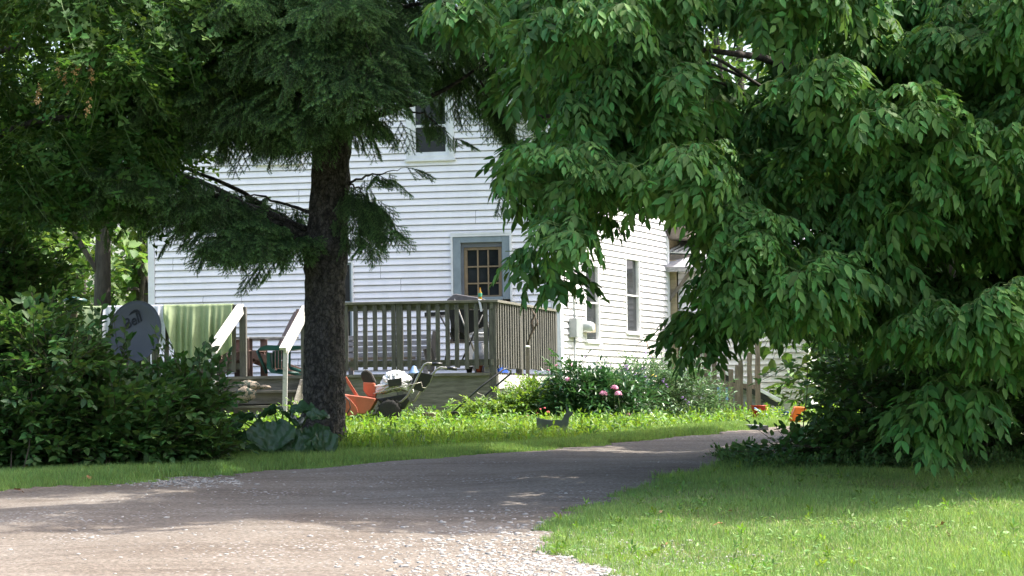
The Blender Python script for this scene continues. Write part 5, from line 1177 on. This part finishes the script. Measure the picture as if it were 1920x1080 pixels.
def reg_back(g, n):
    x = g.uniform(-6.2, 4.4, n); y = g.uniform(21.5, 33.5, n); k = (y > drvy(x)+1.1) & ~((x > uDL+Dp.x-.1) & (x < Dp.x+.1) & (y > 31.6)); return x[k], y[k], 0
def h_back(g, x, y): return (.055+.11*g.random(len(x))**1.5)*(1+.4*pn(x, y))*np.where(y > 26.5, .55, 1)*np.where(x > .9, .7, 1)
blades('tall_grass', 130000, reg_back, h_back, .0085, M['tall'], 'long sunlit grass and weeds between the spruce and the deck', 23, lean=.8)
def scatter(name, n, region, protos, mats, label, sc, seed, cat='weeds', up=(-1.3,-.2), kind='stuff'):
    g = np.random.default_rng(seed); x, y, _ = region(g, n); k = len(x)
    V, Fs = instance(protos, np.stack([x, y, gz(x, y)+.005], 1), rotmats(g.uniform(0,6.28,k), g.uniform(up[0],up[1],k), g.normal(0,.3,k)), g.uniform(.6,1.3,k)*sc); keys = list(Fs)
    o = npmesh(name, V, [Fs[q] for q in keys], mats, None, [q[0] for q in keys]); return tag(o, label, cat, None, kind)
scatter('lawn_weeds', 900, lambda g, n: reg_front(g, n), [leafy_twig(5, .06, .045, .018, .2, .3, .9)], [M['weed'], M['stem']], 'small broad leaved weeds among the lawn grass', .8, 31)
scatter('ground_weeds', 5200, lambda g, n: reg_back(g, n), [leafy_twig(6, .12, .06, .025, .2, .6, .9)], [M['weed'], M['stem']], 'low leafy weeds mixed into the long grass', 1.0, 32)
def reg_under(g, n):
    x = g.uniform(1.7, 4.8, n); y = g.uniform(18.6, 20.6, n); return x, y, 0
scatter('shade_plants', 1500, reg_under, [DRK[0]], DM_, 'low shaded ground cover below the ash tree', .45, 33, 'ground cover')
# ------------------------------------------------------------------ stones and fallen leaves
def stones(name, n, reg, smin, smax, seed, label):
    g = np.random.default_rng(seed); x, y = reg(g, n); k = len(x); s = g.uniform(smin, smax, k)**1.0*(.5+g.random(k)**3)
    t = (1+5**.5)/2; iv = np.array([(-1,t,0),(1,t,0),(-1,-t,0),(1,-t,0),(0,-1,t),(0,1,t),(0,-1,-t),(0,1,-t),(t,0,-1),(t,0,1),(-t,0,-1),(-t,0,1)])/1.9
    fi = np.array([(0,11,5),(0,5,1),(0,1,7),(0,7,10),(0,10,11),(1,5,9),(5,11,4),(11,10,2),(10,7,6),(7,1,8),(3,9,4),(3,4,2),(3,2,6),(3,6,8),(3,8,9),(4,9,5),(2,4,11),(6,2,10),(8,6,7),(9,8,1)])
    V = iv[None]*(1+g.uniform(-.25,.25,(k,12,1))); V = V*np.stack([s*(.8+.6*g.random(k)), s*(.8+.6*g.random(k)), s*.45], 1)[:,None,:]
    a = g.uniform(0,6.28,k); c, q = np.cos(a)[:,None], np.sin(a)[:,None]; X = V[:,:,0]*c-V[:,:,1]*q; Y = V[:,:,0]*q+V[:,:,1]*c
    V = np.stack([X+x[:,None], Y+y[:,None], V[:,:,2]+(gz(x, y)+.006+s*.02)[:,None]], 2)
    return tag(npmesh(name, V.reshape(-1,3), [(fi[None]+(np.arange(k)*12)[:,None,None]).reshape(-1,3)], M['stone']), label, 'gravel', None, 'stuff')
def reg_px(cx, cy, sx, sy):
    def f(g, n):
        X = []; Y = []
        px = g.normal(cx, sx, n); py = g.normal(cy, sy, n)
        for a, b_ in zip(px, py):
            if b_ > 1150 or b_ < 830: continue
            q = G(a, b_, 9)
            X.append(q.x); Y.append(q.y)
        return np.array(X), np.array(Y)
    return f
stones('gravel_stones', 1700, reg_px(960, 1045, 140, 40), .007, .019, 41, 'pale broken gravel at the lower centre of the driveway')
stones('loose_gravel', 5000, reg_px(1130, 1070, 150, 28), .004, .012, 42, 'fine pale gravel between driveway and lawn')
stones('scattered_pebbles', 1000, reg_px(560, 985, 380, 62), .003, .013, 43, 'pebbles scattered over the driveway')
stones('edge_gravel', 500, reg_px(350, 905, 60, 6), .006, .016, 44, 'pale gravel patch at the far left driveway edge')
k = 0
for (x, y, s, m, lab) in ((24,925,.075,'dry','curled orange brown leaf at the far left driveway edge'),(233,886,.08,'paledry','pale dry leaf below the left shrubs'),(247,895,.065,'paledry','pale dry leaf just below another at the grass edge'),(172,906,.07,'dry','upright brown leaf at the driveway edge left of centre'),(95,900,.05,'dry','small brown leaf under the left shrubs'),(1770,993,.055,'dry','brown leaf on the lawn at right'),(1783,1013,.045,'dry','brown leaf on the sunny lawn at right, below another'),(1357,991,.045,'dry','brown leaf on the lawn right of the driveway'),(1243,969,.045,'paledry','pale leaf on the lawn near the driveway'),(1365,966,.04,'dry','small brown leaf in the middle of the lawn'),(1250,1031,.045,'dry','brown leaf at the gravel edge of the lawn')):
    c = G(x, y, 9); V, Fs = maple_pts(s*1.5, s*1.2, .4, .45); R = rotmats(np.array([random.uniform(0,6.28)]), np.array([random.uniform(-.5,.2)]), np.array([random.uniform(-.6,.6)]))[0]
    V = V @ R.T + np.array([c.x, c.y, c.z+.03]); mb = MB(); mb.add([Vector(v) for v in V], [tuple(f) for f in Fs]); o = mb.build('dry_leaf', M[m]); tag(o, lab, 'leaf', 'fallen dry leaves')
